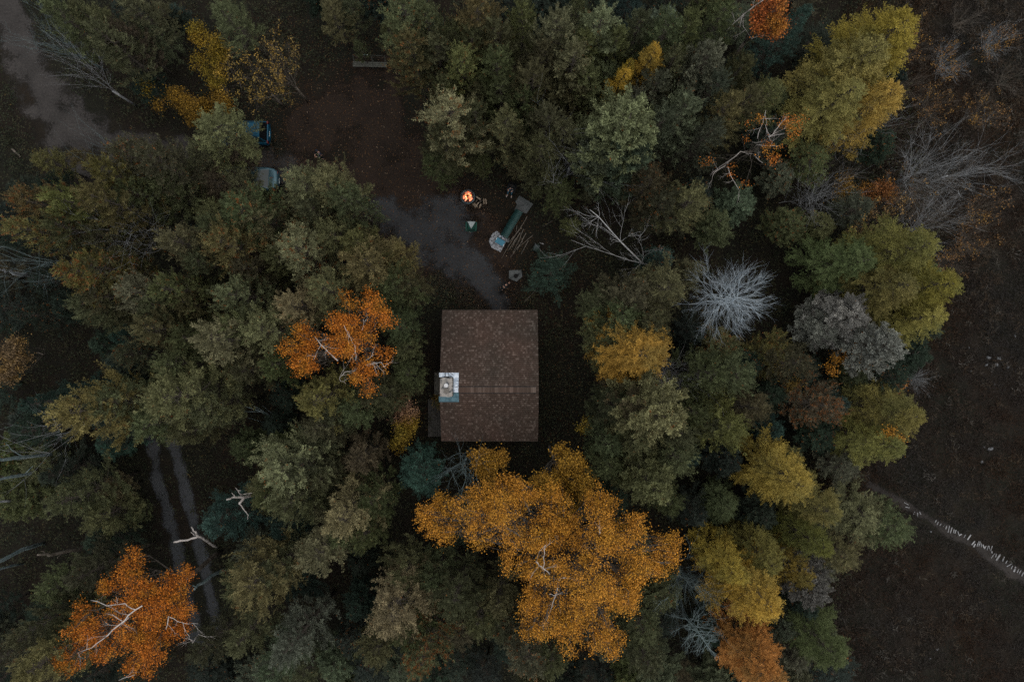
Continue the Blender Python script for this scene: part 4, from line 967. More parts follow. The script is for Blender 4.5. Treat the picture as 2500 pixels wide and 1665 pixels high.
for i, (px, py, d, lb) in enumerate(RK):
    r = m_of(d) * .5; rr = random.Random(i + 50); m = MB(); m.blob((0, 0, r * .2), (r * rr.uniform(.8, 1.2), r * rr.uniform(.6, .9), r * .6), 9, 7, .22, rr); q = gpt(px, py, .1)
    o = m.build('rock', mt_rock, None, True); o.location = (q.x, q.y, .0); o.rotation_euler = (0, 0, rr.uniform(0, 6)); tag(o, lb, 'rock', 'pale rocks in the marsh')

# ------------------------------------------------------------------ trees
def proto(meshes, crown_mat, trunk_mat):
    meshes[0].materials.append(crown_mat); meshes[1].materials.append(trunk_mat); return meshes
CED = [proto(cedar_meshes(100 + i, R=2.25 + .15 * (i % 3), up=.6 + .12 * (i % 4), prof=.52 + .08 * (i % 3), nb=86 + 8 * (i % 3)), M['cedar'], M['bark']) for i in range(8)]
GRY = [proto(cedar_meshes(200 + i, R=2.2, nb=150, up=.55, prof=.42, leaf=(.13, .05), plen=.55, pw=.2, many=.85), M['cedar'], M['bark']) for i in range(3)]
SPR = [proto(cedar_meshes(300 + i, R=2.2, nb=120, up=.10, prof=.85, leaf=(.12, .04), plen=.6, pw=.18, start=.1), M['cedar'], M['bark']) for i in range(2)]
LAR = [proto(larch_meshes(400 + i), M['larch'], M['bark']) for i in range(4)]
KINDS = {'C': (CED, 'cedar', 'cedar'), 'G': (GRY, 'conifer', 'conifer'), 'S': (SPR, 'spruce', 'spruce'), 'L': (LAR, 'larch', 'larch')}
COLS = {'o': (.108, .118, .056), 'p': (.205, .205, .108), 'y': (.165, .152, .058), 'n': (.188, .172, .090), 'b': (.098, .094, .054), 'g': (.110, .130, .084), 'f': (.030, .046, .034), 't': (.036, .066, .055),  # the near-black green has the shade between crowns put into it
        'Y': (.52, .35, .055), 'D': (.46, .32, .055), 'E': (.25, .225, .068), 'V': (.10, .125, .055), 'A': (.38, .19, .045), 'K': (.20, .185, .165), 'O': (.36, .275, .06)}
LOOK = {'o': 'olive', 'p': 'pale', 'y': 'golden-green', 'n': 'tan-tipped', 'b': 'brownish', 'g': 'grey-green', 't': 'blue-green', 'f': 'dark', 'Y': 'yellow', 'D': 'golden', 'E': 'yellow-green', 'V': 'dark green', 'A': 'amber', 'K': 'grey', 'O': 'old-gold'}
trees = []                                       # (object, crown centre px, noun, adjective, group)
trng = random.Random(77)
def set_col(o, c, a): o.color = (c[0], c[1], c[2], a)
bases = []
VIEW = [(1142, 480, 48), (1175, 495, 30), (1248, 467, 24), (1278, 498, 26), (1250, 545, 42), (1215, 590, 35), (1152, 552, 30), (1080, 600, 60), (1180, 670, 50), (1225, 700, 32), (1260, 672, 28), (1310, 605, 30), (642, 318, 34), (655, 437, 34), (783, 372, 32), (905, 150, 44), (1000, 560, 40),
        (850, 330, 80), (930, 300, 50), (960, 470, 50), (850, 450, 25), (740, 330, 45), (760, 230, 50), (390, 1180, 28), (430, 1300, 28), (445, 1180, 22), (485, 1300, 22), (575, 1215, 36), (450, 1310, 50), (1820, 725, 92), (1440, 545, 55), (1520, 600, 40), (120, 250, 60), (170, 320, 60), (60, 120, 50),
        (490, 240, 60), (500, 110, 36), (1370, 790, 40), (1370, 900, 50), (1370, 1000, 50), (130, 880, 40), (1060, 1020, 18), (985, 1060, 24)] + [(x, y, 30) for x in range(1085, 1320, 45) for y in range(765, 1080, 45)]
OVERHANG = {(718, 430), (790, 435), (832, 475), (750, 500), (850, 590), (805, 560), (1095, 255), (1150, 260), (515, 298), (572, 365), (480, 365), (505, 440), (562, 438), (45, 985), (520, 1285)}
def clear_of(px, py, rpx, H):
    for it in range(14):
        hit = False
        for t in (.25, .4, .55, .7, .85, 1.0):
            k = (CAM_H - H) / (CAM_H - H * t); qx, qy = CX + (px - CX) * k, CY + (py - CY) * k; r = rpx * (1.05 if t < .6 else 1.8 - 1.3 * t) * .85
            if any((qx - x) ** 2 + (qy - y) ** 2 < (r + kr) ** 2 for x, y, kr in VIEW): hit = True; break
        if not hit: break
        if it < 5: H *= .9
        else: rpx *= .9; H *= .96
    return max(H, 3.0), rpx
def place_tree(kind, px, py, rpx, H, ck, rust=0.0, label=None, jitter=.10):
    protos, noun, cat = KINDS[kind]
    if (int(px), int(py)) not in OVERHANG: H, rpx = clear_of(px, py, rpx, H)
    cm, tm = protos[trng.randrange(len(protos))]
    b = gpt(px, py, H); R = m_of(rpx, H * .65)
    o = bpy.data.objects.new('cedar_tree' if kind == 'C' else f'{noun}_tree', None); COL.objects.link(o)
    o.location = (b.x, b.y, 0); o.rotation_euler = (trng.uniform(-.02, .02), trng.uniform(-.02, .02), trng.uniform(0, 6.28))
    o.scale = (R / 2.2, R / 2.2, H / 10.0)
    c = COLS[ck]; j = [1 + trng.uniform(-jitter, jitter) for _ in range(3)]; v = 1 + trng.uniform(-.30, .30)
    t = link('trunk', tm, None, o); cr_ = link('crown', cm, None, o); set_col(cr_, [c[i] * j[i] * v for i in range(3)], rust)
    bases.append((b.x, b.y)); k = CAM_H / (CAM_H - H * .5)
    mid = (CX + b.x * FPX / (CAM_H - H * .72), CY - b.y * FPX / (CAM_H - H * .72))
    adj = LOOK[ck]
    if rust >= .4 and kind == 'C': adj = 'rusty-tipped ' + adj
    trees.append((o, mid, noun, adj, cat, rust, H, label))
    return o

TREES = """
C 110 15 55 12 o 0|C 215 70 50 11 b 0|C 300 10 50 11 o .1|C 385 15 45 9 b 0|S 348 55 80 12 g 0|C 535 5 45 9 o 0|C 180 15 45 11 o 0|C 265 60 45 9 b 0
C 85 385 65 13 y .2|C 165 372 60 14 y .1|C 225 405 55 13 y .15|C 45 475 55 13 y .6|C 110 470 60 13 y .2|C 25 545 50 13 y .7|C 190 470 60 14 y .1|C 275 375 60 12 b .5|C 335 388 60 12 b .3|C 300 455 60 11 o .1|C 375 445 60 9 o 0
C 515 298 84 8 o .1|C 572 365 42 4.5 b 0|C 480 365 50 6 b 0|C 500 430 44 7 b 0|C 562 438 52 5 b 0|C 555 500 75 12 o .5|C 620 520 60 11 o .2|C 500 545 50 11 o .2|C 718 430 66 12 p .2|C 790 435 60 12 n .1|C 832 475 60 12 o .1|C 750 500 50 11 o .1|C 720 590 70 13 p .5|C 805 560 60 11 o .2
C 420 575 60 12 o .1|C 525 595 65 13 y .5|C 470 640 50 11 o .1|C 585 640 50 11 b .2|C 650 620 50 10 o 0|C 150 650 70 14 y .8|C 195 640 50 13 o .6|C 215 720 60 12 o .2|C 175 745 55 12 o .1|C 110 560 60 12 o .4|C 240 570 60 10 b .2
C 305 705 58 13 p .3|C 385 690 55 13 o .3|C 360 740 60 12 o .2|C 435 740 50 11 o .1|C 540 712 60 13 p .3|C 350 805 60 13 o .2|C 420 830 55 12 o .1|C 400 890 60 12 o 0|C 300 865 45 9 b .4
C 500 835 78 15 p .1|C 560 800 50 13 p 0|C 575 900 50 11 o .1|C 635 815 65 14 p .1|C 650 885 50 12 o .3|C 695 735 60 14 p .3|C 755 700 55 14 p .3
C 140 998 80 15 y .1|C 215 980 60 13 o 0|C 395 975 82 15 n .1|C 330 1040 60 12 o 0|C 470 1010 60 12 o 0|C 430 1065 50 11 o 0|S 45 985 62 11 t 0|C 755 985 66 14 y .1|C 760 1050 50 12 o 0|C 805 1020 50 11 o 0|C 845 990 60 11 o 0|C 885 960 50 10 o 0
C 880 645 82 12 y .2|C 960 640 60 11 y 0|C 950 710 60 10 o 0|C 995 690 45 9 o 0|C 850 590 55 12 y .2|C 985 850 45 9 o 0|C 990 910 40 9 o 0|C 965 800 50 10 o 0|C 930 970 48 9 o 0
C 850 12 50 11 o .1|C 870 100 48 11 o .1|C 800 18 40 9 o 0|C 985 10 70 14 o .3|C 1040 20 50 13 o .2|C 985 85 60 13 y .5|C 1050 110 60 12 o .1|C 940 60 45 12 o 0|C 1160 10 65 14 y .2|C 1150 70 50 13 o .1|C 1230 55 55 13 o 0|C 1100 60 50 11 o 0
C 1345 35 60 14 p .1|C 1325 110 50 12 o 0|C 1285 20 45 12 o 0|C 1470 30 65 14 p .2|C 1440 90 50 13 o 0|C 1515 75 50 13 o 0|C 1400 10 40 12 o 0|C 1115 130 60 13 y .4|C 1085 190 45 11 o 0|C 1215 140 60 13 o .1|C 1225 200 55 12 o 0|C 1300 160 60 13 o 0|C 1290 240 50 11 o 0|C 1170 220 45 10 o 0
C 1415 115 60 14 p 0|C 1440 190 55 12 o 0|C 1390 200 50 11 o 0|C 1480 170 50 11 o 0|C 1640 50 60 14 o 0|C 1580 40 50 13 o 0|C 1600 200 60 13 g 0|C 1650 140 50 13 o .1|C 1620 270 60 13 g 0|C 1560 230 45 12 g 0
C 1095 255 75 13 p .5|C 1150 260 45 12 o .2|C 1070 310 50 12 o .1|C 1130 340 60 11 o 0|C 1225 275 50 13 o .2|C 1245 320 50 12 o .1|C 1340 270 55 12 o 0|C 1320 340 55 11 o 0|C 1380 300 50 11 o 0|G 1528 255 100 15 p 0|G 1490 345 70 13 g 0|G 1560 345 70 13 g 0|C 1530 410 60 12 g 0
C 1055 385 50 10 o 0|C 1110 400 55 10 o 0|C 1175 390 50 9 o 0|C 1262 395 65 12 p .1|C 1330 405 60 12 o 0|C 1375 450 60 11 o 0|C 1310 455 50 10 o 0|C 1440 470 55 9 b 0|C 1600 430 55 11 b .4|C 1640 480 60 11 b .3|C 1580 520 60 10 b .2|C 1700 480 60 11 o .1
C 1690 30 50 13 o 0|G 1730 130 68 14 g 0|C 1760 200 60 13 g 0|C 1690 240 60 13 g 0|C 1800 230 50 13 y .1|C 1740 310 50 12 g 0|C 1830 150 50 11 o 0|C 1850 230 50 11 o 0|C 1900 210 50 10 o 0|C 1790 10 45 12 o 0|S 1965 20 62 11 t 0
C 1350 668 62 6 f 0|C 1400 545 60 9 o 0|C 1570 715 70 10 b .1|C 1640 700 65 10 b 0|C 1530 775 60 10 o 0|C 1500 840 60 9 o 0|C 1610 790 60 10 o 0|C 1460 750 50 8 o 0|G 1620 1005 90 14 n .2|C 1560 1000 60 12 b .1|C 1510 1010 60 11 o 0|C 1660 1070 60 12 o 0|C 1560 1080 60 11 o 0|C 1700 1010 60 11 o 0|C 1490 1090 50 10 o 0
G 1775 845 80 13 n .6|C 1820 900 60 12 o 0|C 1760 920 60 12 o 0|C 1900 870 60 11 y .4|C 1960 900 50 10 b .3|C 1800 1060 70 12 y 0|C 1740 1040 50 11 o 0|C 1860 1000 55 9 b 0|C 2030 1000 60 10 b .9|G 1605 1190 62 13 p 0|C 1660 1120 60 11 o 0|C 1645 1235 45 11 o 0|C 1500 1150 50 9 o 0
C 665 1150 82 14 p .2|C 720 1130 60 13 o .1|C 690 1240 65 13 o 0|C 640 1230 50 12 o 0|C 770 1180 50 11 o 0|C 250 1210 80 12 n .1|C 220 1270 60 12 o 0|C 310 1260 50 11 o 0|C 140 1220 60 11 b 0|C 760 1370 75 13 n .1|C 820 1330 50 11 o 0|C 590 1455 80 13 y 0|C 660 1420 50 11 o 0|C 835 1280 75 13 n 0|C 900 1250 50 11 o 0|C 880 1320 50 11 o 0
C 60 1640 70 14 y 0|C 120 1560 55 10 o 0|C 25 1570 50 12 o 0|C 185 1430 55 10 b 0|C 100 1460 50 9 o 0|C 570 1580 50 11 o 0|C 480 1610 50 10 b 0|C 700 1610 70 12 g 0|C 650 1660 50 11 g 0|C 950 1515 80 13 n .1|C 1000 1565 50 11 o 0|C 1120 1495 70 12 o 0|C 1180 1530 55 11 o 0|C 1225 1490 50 11 o 0
C 1030 1640 60 13 o 1|C 1290 1625 75 12 b .5|C 1360 1640 50 11 o 0|C 1570 1560 60 10 o 0|C 1590 1640 50 11 o 0|C 900 1600 50 10 o 0|C 980 1420 60 9 o 0|C 1060 1430 50 9 o 0|C 870 1130 55 9 b 0|S 1010 1180 75 9 t 0|S 520 1285 80 9 t 0|C 2120 1270 70 5 o 0|C 2190 1290 55 5 V 0
L 1520 177 44 13 Y 0|L 1548 140 32 13 Y 0|L 1605 122 55 14 Y 0|L 1578 860 96 13 Y 0|L 2172 60 105 16 D 0|L 2105 130 105 15 E 0|L 2060 230 85 14 E 0|L 2150 235 75 14 O 0|L 2225 600 90 15 E 0|L 2285 690 85 14 O 0|L 2180 690 90 14 E 0|L 2250 775 70 12 E 0|L 2080 640 80 12 V 0
L 2200 1020 80 12 E 0|L 2160 1095 60 12 E 0|L 1930 1175 88 13 O 0|L 2010 1250 62 12 E 0|L 1990 1335 55 12 E 0|L 1860 1470 95 14 D 0|L 1785 1400 62 13 O 0|L 1945 1410 55 12 O 0|L 1865 1370 65 12 E 0|L 1860 1640 88 13 A 0|L 2020 1590 72 12 V 0
G 2015 1450 58 10 K 0|G 2085 770 75 11 K 0|G 2030 795 60 10 K 0|G 2190 845 65 11 K 0
"""
LABELS = {(500, 835): 'pale cedar with the brightest radiating top in the left wood', (348, 55): 'blue-green spruce standing out between the dirt road and the yellow bushes', (1528, 255): 'big pale grey-green conifer, the broadest crown above the campfire',
          (1578, 860): 'small yellow larch glowing by itself right of the cabin', (2172, 60): 'tallest golden larch at the marsh edge, its tip near the top border', (1860, 1470): 'golden larch, brightest of the clump at the lower right',
          (1860, 1640): 'amber larch cut off by the bottom border', (515, 298): 'olive cedar leaning over the blue car', (45, 985): 'teal spruce pointing left out of the dark hollow', (150, 650): 'cedar with the most rusty cones, near the left border',
          (1030, 1640): 'cedar with an orange-brown top at the bottom border', (520, 1285): 'dark teal spruce between the two broken white snags', (1010, 1180): 'dark teal spruce below the cabin', (2225, 600): 'tall yellow-green larch, uppermost of the big clump by the marsh',
          (1095, 255): 'pale cedar with pinkish tips above the campfire', (1620, 1005): 'broad tan-topped conifer right of the lower cabin roof', (1775, 845): 'rounded conifer with a warm orange top under the white bare tree', (2030, 1000): 'low shrubby cedar with many rust-brown tips near the marsh'}
for line in TREES.strip().splitlines():
    for it in line.split('|'):
        k, px, py, r, H, c, ru = it.split()
        lb_t = LABELS.get((int(px), int(py)))
        if k == 'L' and float(px) > 1700: px, py, H, r = CX + (float(px) - CX) * 1.045, CY + (float(py) - CY) * 1.03, float(H) * .82, float(r) * .95
        place_tree(k, float(px), float(py), float(r), float(H), c, float(ru), lb_t)

# broadleaf trees with their own shapes
def birch(name, label, base_px, blobs, col, seed, alpha=0.0, cat='birch', **kw):
    bp = gpt(base_px[0], base_px[1], 0); o = thing(name, label, cat, (bp.x, bp.y, 0)); rng = np.random.default_rng(seed)
    bl = []
    for (px, py, r, z) in blobs:
        q = gpt(px, py, z); R_ = m_of(r, z); c_ = np.array([q.x - bp.x, q.y - bp.y, z])
        if R_ < .75: bl.append((*c_, R_)); continue
        for k_ in range(7):
            d_ = unit(rng.normal(size=3) * np.array([1, 1, 1.3]) + np.array([0, 0, .25])); e_ = c_ + d_ * R_ * rng.uniform(.5, .8)
            bl.append((*e_, R_ * rng.uniform(.33, .55)))
    cm, tm = blob_tree(bl, bp, rng, **kw); cm.materials.append(M['broad']); tm.materials.append(M['birchdim'] if cat in ('birch', 'tree') else M['deadbrown'])
    link('trunk', tm, None, o); c = link('crown', cm, None, o); set_col(c, col, alpha); bases.append((bp.x, bp.y)); return o
birch('birch_tree', 'huge golden-orange birch below the cabin, the widest crown of all', (1345, 1235),
      [(1085, 1275, 62, 10), (1050, 1245, 35, 10), (1160, 1265, 72, 12), (1225, 1200, 52, 12), (1285, 1195, 45, 12), (1250, 1275, 75, 13), (1325, 1285, 62, 13), (1345, 1360, 75, 13), (1340, 1228, 46, 12), (1392, 1285, 50, 12.5), (1280, 1360, 60, 12), (1450, 1225, 50, 11), (1475, 1295, 68, 13), (1545, 1310, 55, 12), (1625, 1345, 45, 11),
       (1440, 1385, 80, 14), (1530, 1390, 65, 12), (1500, 1450, 62, 13), (1415, 1470, 72, 13), (1325, 1500, 58, 12), (1390, 1535, 55, 12), (1465, 1530, 48, 11), (1500, 1570, 30, 10), (1300, 1540, 32, 11), (1590, 1385, 35, 11), (1535, 1460, 30, 11), (1310, 1450, 35, 12)], (.47, .21, .027), 1, trunk_r=.26, dens=1.0, leaf=.092)
birch('birch_tree', 'dim amber birch tucked between the cabin and the huge golden birch', (1340, 1085), [(1370, 1125, 50, 7), (1405, 1170, 50, 7), (1345, 1160, 45, 6.5), (1320, 1195, 40, 6), (1400, 1220, 40, 6)], (.36, .20, .030), 2, trunk_r=.14)
birch('birch_tree', 'small dim amber birch left of the other amber one', (1190, 1090), [(1175, 1130, 34, 5), (1195, 1150, 30, 5), (1215, 1115, 26, 4.5)], (.36, .19, .03), 3, trunk_r=.09)
birch('birch_tree', 'deep orange birch with white limbs in the lower left corner', (540, 1345),
      [(328, 1385, 42, 12), (268, 1422, 34, 11), (350, 1440, 55, 13), (428, 1425, 42, 12), (405, 1485, 50, 13), (312, 1500, 55, 13), (235, 1522, 45, 12), (190, 1535, 36, 11), (180, 1600, 38, 11), (238, 1575, 42, 12), (320, 1565, 55, 13), (382, 1565, 50, 12), (345, 1625, 40, 11), (438, 1522, 30, 11), (205, 1485, 26, 11), (165, 1630, 22, 10.5), (455, 1475, 28, 11)], (.40, .122, .014), 4, trunk_r=.22, dens=1.05, leaf=.092)
birch('birch_tree', 'orange birch in separate puffs just left of the cabin', (945, 848),
      [(750, 812, 36, 12), (722, 865, 40, 12), (762, 880, 32, 12), (735, 900, 26, 11.5), (838, 790, 42, 13), (855, 832, 45, 13), (828, 850, 34, 12.5), (915, 765, 38, 13), (950, 778, 22, 12), (892, 815, 36, 12), (888, 905, 38, 12), (902, 950, 22, 11), (935, 870, 26, 11), (862, 742, 18, 12), (842, 725, 14, 11.5), (905, 725, 20, 11), (925, 900, 22, 11)], (.44, .14, .016), 5, trunk_r=.16, dens=.85, leaf=.092)
birch('birch_tree', 'red-orange birch crown at the top border', (1765, 165), [(1880, 20, 42, 12), (1895, 55, 36, 11), (1855, 45, 32, 11), (1870, 80, 24, 10)], (.30, .085, .022), 6, trunk_r=.14, bare=.4, dens=.8)
birch('birch_tree', 'sparse orange-leaved birch with bare white limbs near the white radial tree', (1720, 430),
      [(1865, 300, 26, 11), (1935, 300, 32, 11), (1830, 355, 22, 10), (1880, 370, 30, 10.5), (1900, 405, 26, 10), (1775, 410, 20, 9), (1815, 455, 20, 8), (1730, 395, 16, 9), (1840, 290, 22, 11)], (.34, .11, .018), 7, trunk_r=.05, bare=1.2, dens=.28, leaf=.10)
YS_ = [('yellow bush above the blue car, uppermost of the yellow thicket', (560, 190), [(490, 82, 26, 5), (500, 100, 24, 4.6)], (.17, .125, .016)), ('yellow bush beside the spruce, second in the thicket', (590, 220), [(525, 118, 30, 4.5), (540, 145, 24, 4)], (.19, .135, .017)),
       ('small yellow bush left of the thicket', (400, 260), [(352, 208, 16, 3.5), (358, 225, 12, 3)], (.19, .14, .02)), ('yellow bush in the middle of the thicket', (560, 240), [(482, 152, 20, 4), (525, 185, 26, 3.6), (515, 160, 18, 3.5)], (.17, .125, .016)),
       ('widest ochre bush at the foot of the yellow thicket', (560, 300), [(450, 255, 34, 3), (500, 265, 34, 3), (545, 245, 30, 3), (475, 285, 24, 2.6), (420, 235, 20, 3), (385, 255, 14, 2.6)], (.17, .10, .015)),
       ('yellow bush beside the cabin deck', (1010, 1050), [(985, 1060, 32, 3), (970, 1085, 20, 2.6), (1000, 1035, 20, 2.6)], (.26, .19, .03)), ('pinkish-brown bush between the birch and the cabin deck', (1010, 990), [(985, 985, 24, 4), (1005, 1008, 20, 3.5), (975, 1015, 18, 3.2)], (.24, .14, .09)),
       ('bright orange bush below the grey conifers by the marsh', (2020, 850), [(2095, 848, 22, 6), (2120, 868, 18, 5.5), (2050, 870, 18, 5), (2030, 900, 14, 4.5), (2085, 880, 14, 5)], (.44, .20, .03)),
       ('russet bush between the bare grey thickets', (2080, 480), [(2150, 455, 26, 3), (2170, 475, 22, 2.6), (2115, 470, 22, 2.6), (2135, 490, 16, 2.4)], (.22, .09, .03)), ('mustard bush touching the russet one on its left', (2030, 470), [(2065, 445, 22, 3), (2055, 475, 18, 2.6)], (.20, .12, .03)),
       ('tiny orange bush at the marsh edge', (2170, 940), [(2195, 935, 12, 2), (2190, 950, 8, 1.6)], (.34, .13, .03)), ('orange sprig growing through the lower yellow-green larch', (2090, 1050), [(2170, 1055, 14, 8), (2195, 1070, 10, 8), (2185, 1088, 10, 7.5)], (.46, .22, .03)),
       ('thin yellow sapling on the right of the cabin', (1420, 1020), [(1435, 1038, 16, 3), (1420, 1050, 10, 2.5)], (.26, .19, .03)), ('brown leafy bush at the left border', (90, 860), [(30, 850, 36, 7), (45, 890, 28, 6), (20, 920, 26, 6)], (.14, .095, .05)),
       ('brownish bush below the russet-topped larch clump', (2040, 1020), [(1905, 895, 18, 5), (1935, 940, 18, 5), (1890, 860, 18, 5)], (.22, .15, .04)), ('low mossy bush by the chimney foot', (1078, 985), [(1068, 985, 12, 1.2), (1072, 970, 8, 1.0)], (.06, .075, .04))]
for i, (lb, bpx, bl, c) in enumerate(YS_):
    birch('bush', lb, bpx, bl, c, 20 + i, cat='bush', trunk_r=.05, dens=1.5, leaf=.11, clump=.22, fork_z=.4)

# bare trees and dead snags
def bare(name, label, px, py, H, rpx, mat, seed, leafy=None, **kw):
    b = gpt(px, py, H); o = thing(name, label, 'bare tree', (b.x, b.y, 0)); bm, lm = bare_tree(seed, H, m_of(rpx, H * .8), leafy=leafy[0] if leafy else 0, **kw)
    bm.materials.append(mat); link('branches', bm, None, o)
    if lm: lm.materials.append(M['broad']); l = link('leaves', lm, None, o); set_col(l, leafy[1], 0)
    bases.append((b.x, b.y)); return o
bare('bare_tree', 'white leafless tree with branches radiating like a star', 1808, 725, 11, 112, M['deadstar'], 1, n=48, depth=2, n_side=6, r0=.023)
bare('bare_tree', 'grey leafless tree leaning over the dirt road', 135, 135, 10, 40, M['dead'], 2, style='fork', n=5, r0=.024)
bare('bare_tree', 'bluish leafless tuft beside the dirt road at the top', 88, 62, 8, 34, M['deadteal'], 3, style='fork', n=12, r0=.02)
bare('bare_tree', 'big grey leafless crown, largest of the thicket by the marsh', 2330, 385, 8, 95, M['dead'], 4, style='fork', n=20, r0=.020, depth=2, n_side=5)
bare('bare_tree', 'grey leafless tree stretching right from the big grey crown', 2430, 385, 8, 60, M['dead'], 5, style='fork', n=6, r0=.022, n_side=5)
bare('bare_tree', 'brown-grey leafless bush below the big grey crown', 2300, 480, 6, 75, M['deadbrown'], 6, style='fork', n=22, r0=.022, n_side=5)
bare('bare_tree', 'grey leafless bush at the lower end of the grey thicket', 2290, 545, 5, 70, M['dead'], 7, style='fork', n=20, r0=.018, n_side=5)
bare('bare_tree', 'brownish leafless bush left of the grey thicket', 2160, 545, 5, 75, M['deadbrown'], 8, style='fork', n=26, r0=.018, n_side=5, leafy=(120, (.2, .13, .06)))
bare('bare_tree', 'small grey broom-shaped sapling above the russet bush', 2020, 465, 6, 42, M['dead'], 9, style='fork', n=22, r0=.020, n_side=4)
bare('bare_tree', 'grey leafless sapling just under the tall golden larch', 2165, 255, 7, 48, M['dead'], 10, style='fork', n=9, r0=.022)
bare('bare_tree', 'grey leafless sapling midway between golden larch and grey thicket', 2095, 325, 6, 52, M['dead'], 11, style='fork', n=9, r0=.022)
bare('bare_tree', 'faint brown leafless sapling right of the golden larch', 2210, 305, 5, 50, M['deadbrown'], 12, style='fork', n=12, r0=.018)
bare('bare_tree', 'dark leafless bush between the russet bush and the golden larch', 2060, 390, 5, 60, M['deadbrown'], 13, style='fork', n=14, r0=.02)
bare('bare_tree', 'small blue-grey leafless tree left of the golden larch clump', 1708, 1460, 8, 42, M['deadteal'], 14, style='fork', n=14, r0=.022, n_side=5)
bare('bare_tree', 'larger blue-grey leafless tree by the amber larch', 1730, 1580, 9, 62, M['deadteal'], 15, n=26, r0=.024, n_side=5)
bare('bare_tree', 'teal leafless branches between teal spruce and the huge golden birch', 1122, 1160, 9, 52, M['deadteal'], 16, style='fork', n=8, r0=.032)
bare('bare_tree', 'small grey dead top beside the broad pale conifer', 1415, 332, 12, 28, M['dead'], 17, style='fork', n=6, r0=.02)
bare('bare_tree', 'thin brown leafless tree right of the yellow thicket', 655, 135, 9, 46, M['deadbrown'], 18, style='fork', n=7, r0=.025, leafy=(60, (.17, .12, .04)))
bare('bare_tree', 'thin brown leafless tree touching the yellow thicket', 600, 165, 8, 48, M['deadbrown'], 19, style='fork', n=7, r0=.022, leafy=(70, (.19, .13, .03)))
bare('bare_tree', 'grey dead twigs under the small yellow larch', 1625, 930, 9, 34, M['dead'], 20, style='fork', n=16, r0=.02)
bare('bare_tree', 'paler grey twig ball right of the small yellow larch', 1655, 925, 9, 26, M['deadwhite'], 21, style='fork', n=16, r0=.016)
bare('bare_tree', 'bluish dead branches between the leftmost golden-green cedars', 265, 530, 11, 50, M['dead'], 22, style='fork', n=12, r0=.022, n_side=4)
bare('bare_tree', 'small bluish dead twigs at the road edge above the left cedars', 228, 375, 10, 26, M['deadteal'], 23, style='fork', n=8, r0=.018)
bare('bare_tree', 'grey leafless birch half out of the left border', 18, 1075, 12, 36, M['dead'], 24, style='fork', n=4, r0=.024)
bare('bare_tree', 'dark grey leafless tree at the left border beside the rusty cedar', 2, 610, 12, 50, M['deadteal'], 25, style='fork', n=5, r0=.03)
bare('bare_tree', 'small round pale grey bush alone at the marsh edge', 2252, 925, 2.2, 26, M['dead'], 26, style='fork', n=34, r0=.010, n_side=4)
bare('bare_tree', 'grey-brown leafless sapling beside the upper marsh', 2240, 190, 4, 46, M['deadbrown'], 27, style='fork', n=16, r0=.014)
bare('bare_tree', 'faint leafless bush in the upper right marsh', 2360, 40, 2, 46, M['deadbrown'], 28, style='fork', n=22, r0=.010)
bare('bare_tree', 'faint leafless bush at the right border above the grey thicket', 2470, 190, 2, 42, M['deadbrown'], 29, style='fork', n=22, r0=.010)

for k_, (bx_, by_, br_, lab_) in enumerate([(2330, 140, 48, 'brownish leafless bush in the upper marsh, halfway to the corner'), (2290, 250, 50, 'brownish leafless bush right of the golden larch foot'), (2420, 265, 46, 'thin grey bush above the grey thicket'), (2440, 90, 44, 'low bush near the top right corner'),
        (2250, 110, 44, 'low bush between golden larch tip and upper marsh'), (2390, 580, 46, 'low grey bush at the lower right of the grey thicket'), (2210, 460, 50, 'bare bush joining the russet bush and the grey thicket'), (2330, 640, 44, 'brown bush right of the yellow-green larches'), (2420, 500, 50, 'grey bush at the right end of the grey thicket')]):
    bare('bare_bush', lab_, bx_, by_, 2.4 + .4 * (k_ % 3), br_, M['deadbrown'] if k_ % 3 else M['dead'], 60 + k_, style='fork', n=24, r0=.011, n_side=5, leafy=(40, (.13, .07, .03)))

def snag(name, label, polys, mat, cat='dead trunk', knobs=0, seed=1):
    """broken trunk: polylines of (px, py, z, radius)"""
    p0 = gpt(polys[0][0][0], polys[0][0][1], polys[0][0][2]); o = MB(); rng = np.random.default_rng(seed)
    base = Vector((p0.x, p0.y, 0))
    for pl in polys:
        pts = []; rad = []
        for (a, b) in zip(pl[:-1], pl[1:]):
            A_, B_ = gpt(*a[:3]) - base, gpt(*b[:3]) - base
            for i in range(4):
                t = i / 4; pts.append(A_.lerp(B_, t) + Vector(rng.normal(size=3) * a[3] * .25)); rad.append(.68 * (a[3] + (b[3] - a[3]) * t) * rng.uniform(.85, 1.15))
        pts.append(gpt(*pl[-1][:3]) - base); rad.append(pl[-1][3] * .6); o.tube(pts, rad, 8)
    q = o.build(name, mat, None, True); q.location = base; return tag(q, label, cat)
W, Dd = M['birch'], M['dead']
snag('dead_trunk', 'grey dead trunk at the left border beside the leafless birch', [[(170, 1106, 0, .20), (60, 1115, 7, .17), (-40, 1124, 12, .12)], [(60, 1115, 7, .06), (30, 1100, 8, .04), (15, 1082, 9, .02)]], M['deadteal'], seed=1)
snag('dead_trunk', 'second grey dead trunk, just under the leafless birch', [[(130, 1140, 0, .18), (60, 1158, 6, .15), (-40, 1178, 11, .1)], [(60, 1158, 6, .05), (80, 1138, 7, .02)]], M['deadteal'], seed=2)
snag('dead_trunk', 'short grey trunk cut by the left border', [[(85, 1222, 1, .14), (30, 1224, 6, .12), (-40, 1226, 10, .1)]], Dd, seed=3)
snag('dead_trunk', 'thick dark trunk at the left border above the orange corner birch', [[(110, 1325, 0, .22), (60, 1342, 5, .2), (-60, 1388, 12, .14)]], M['deadteal'], seed=4)
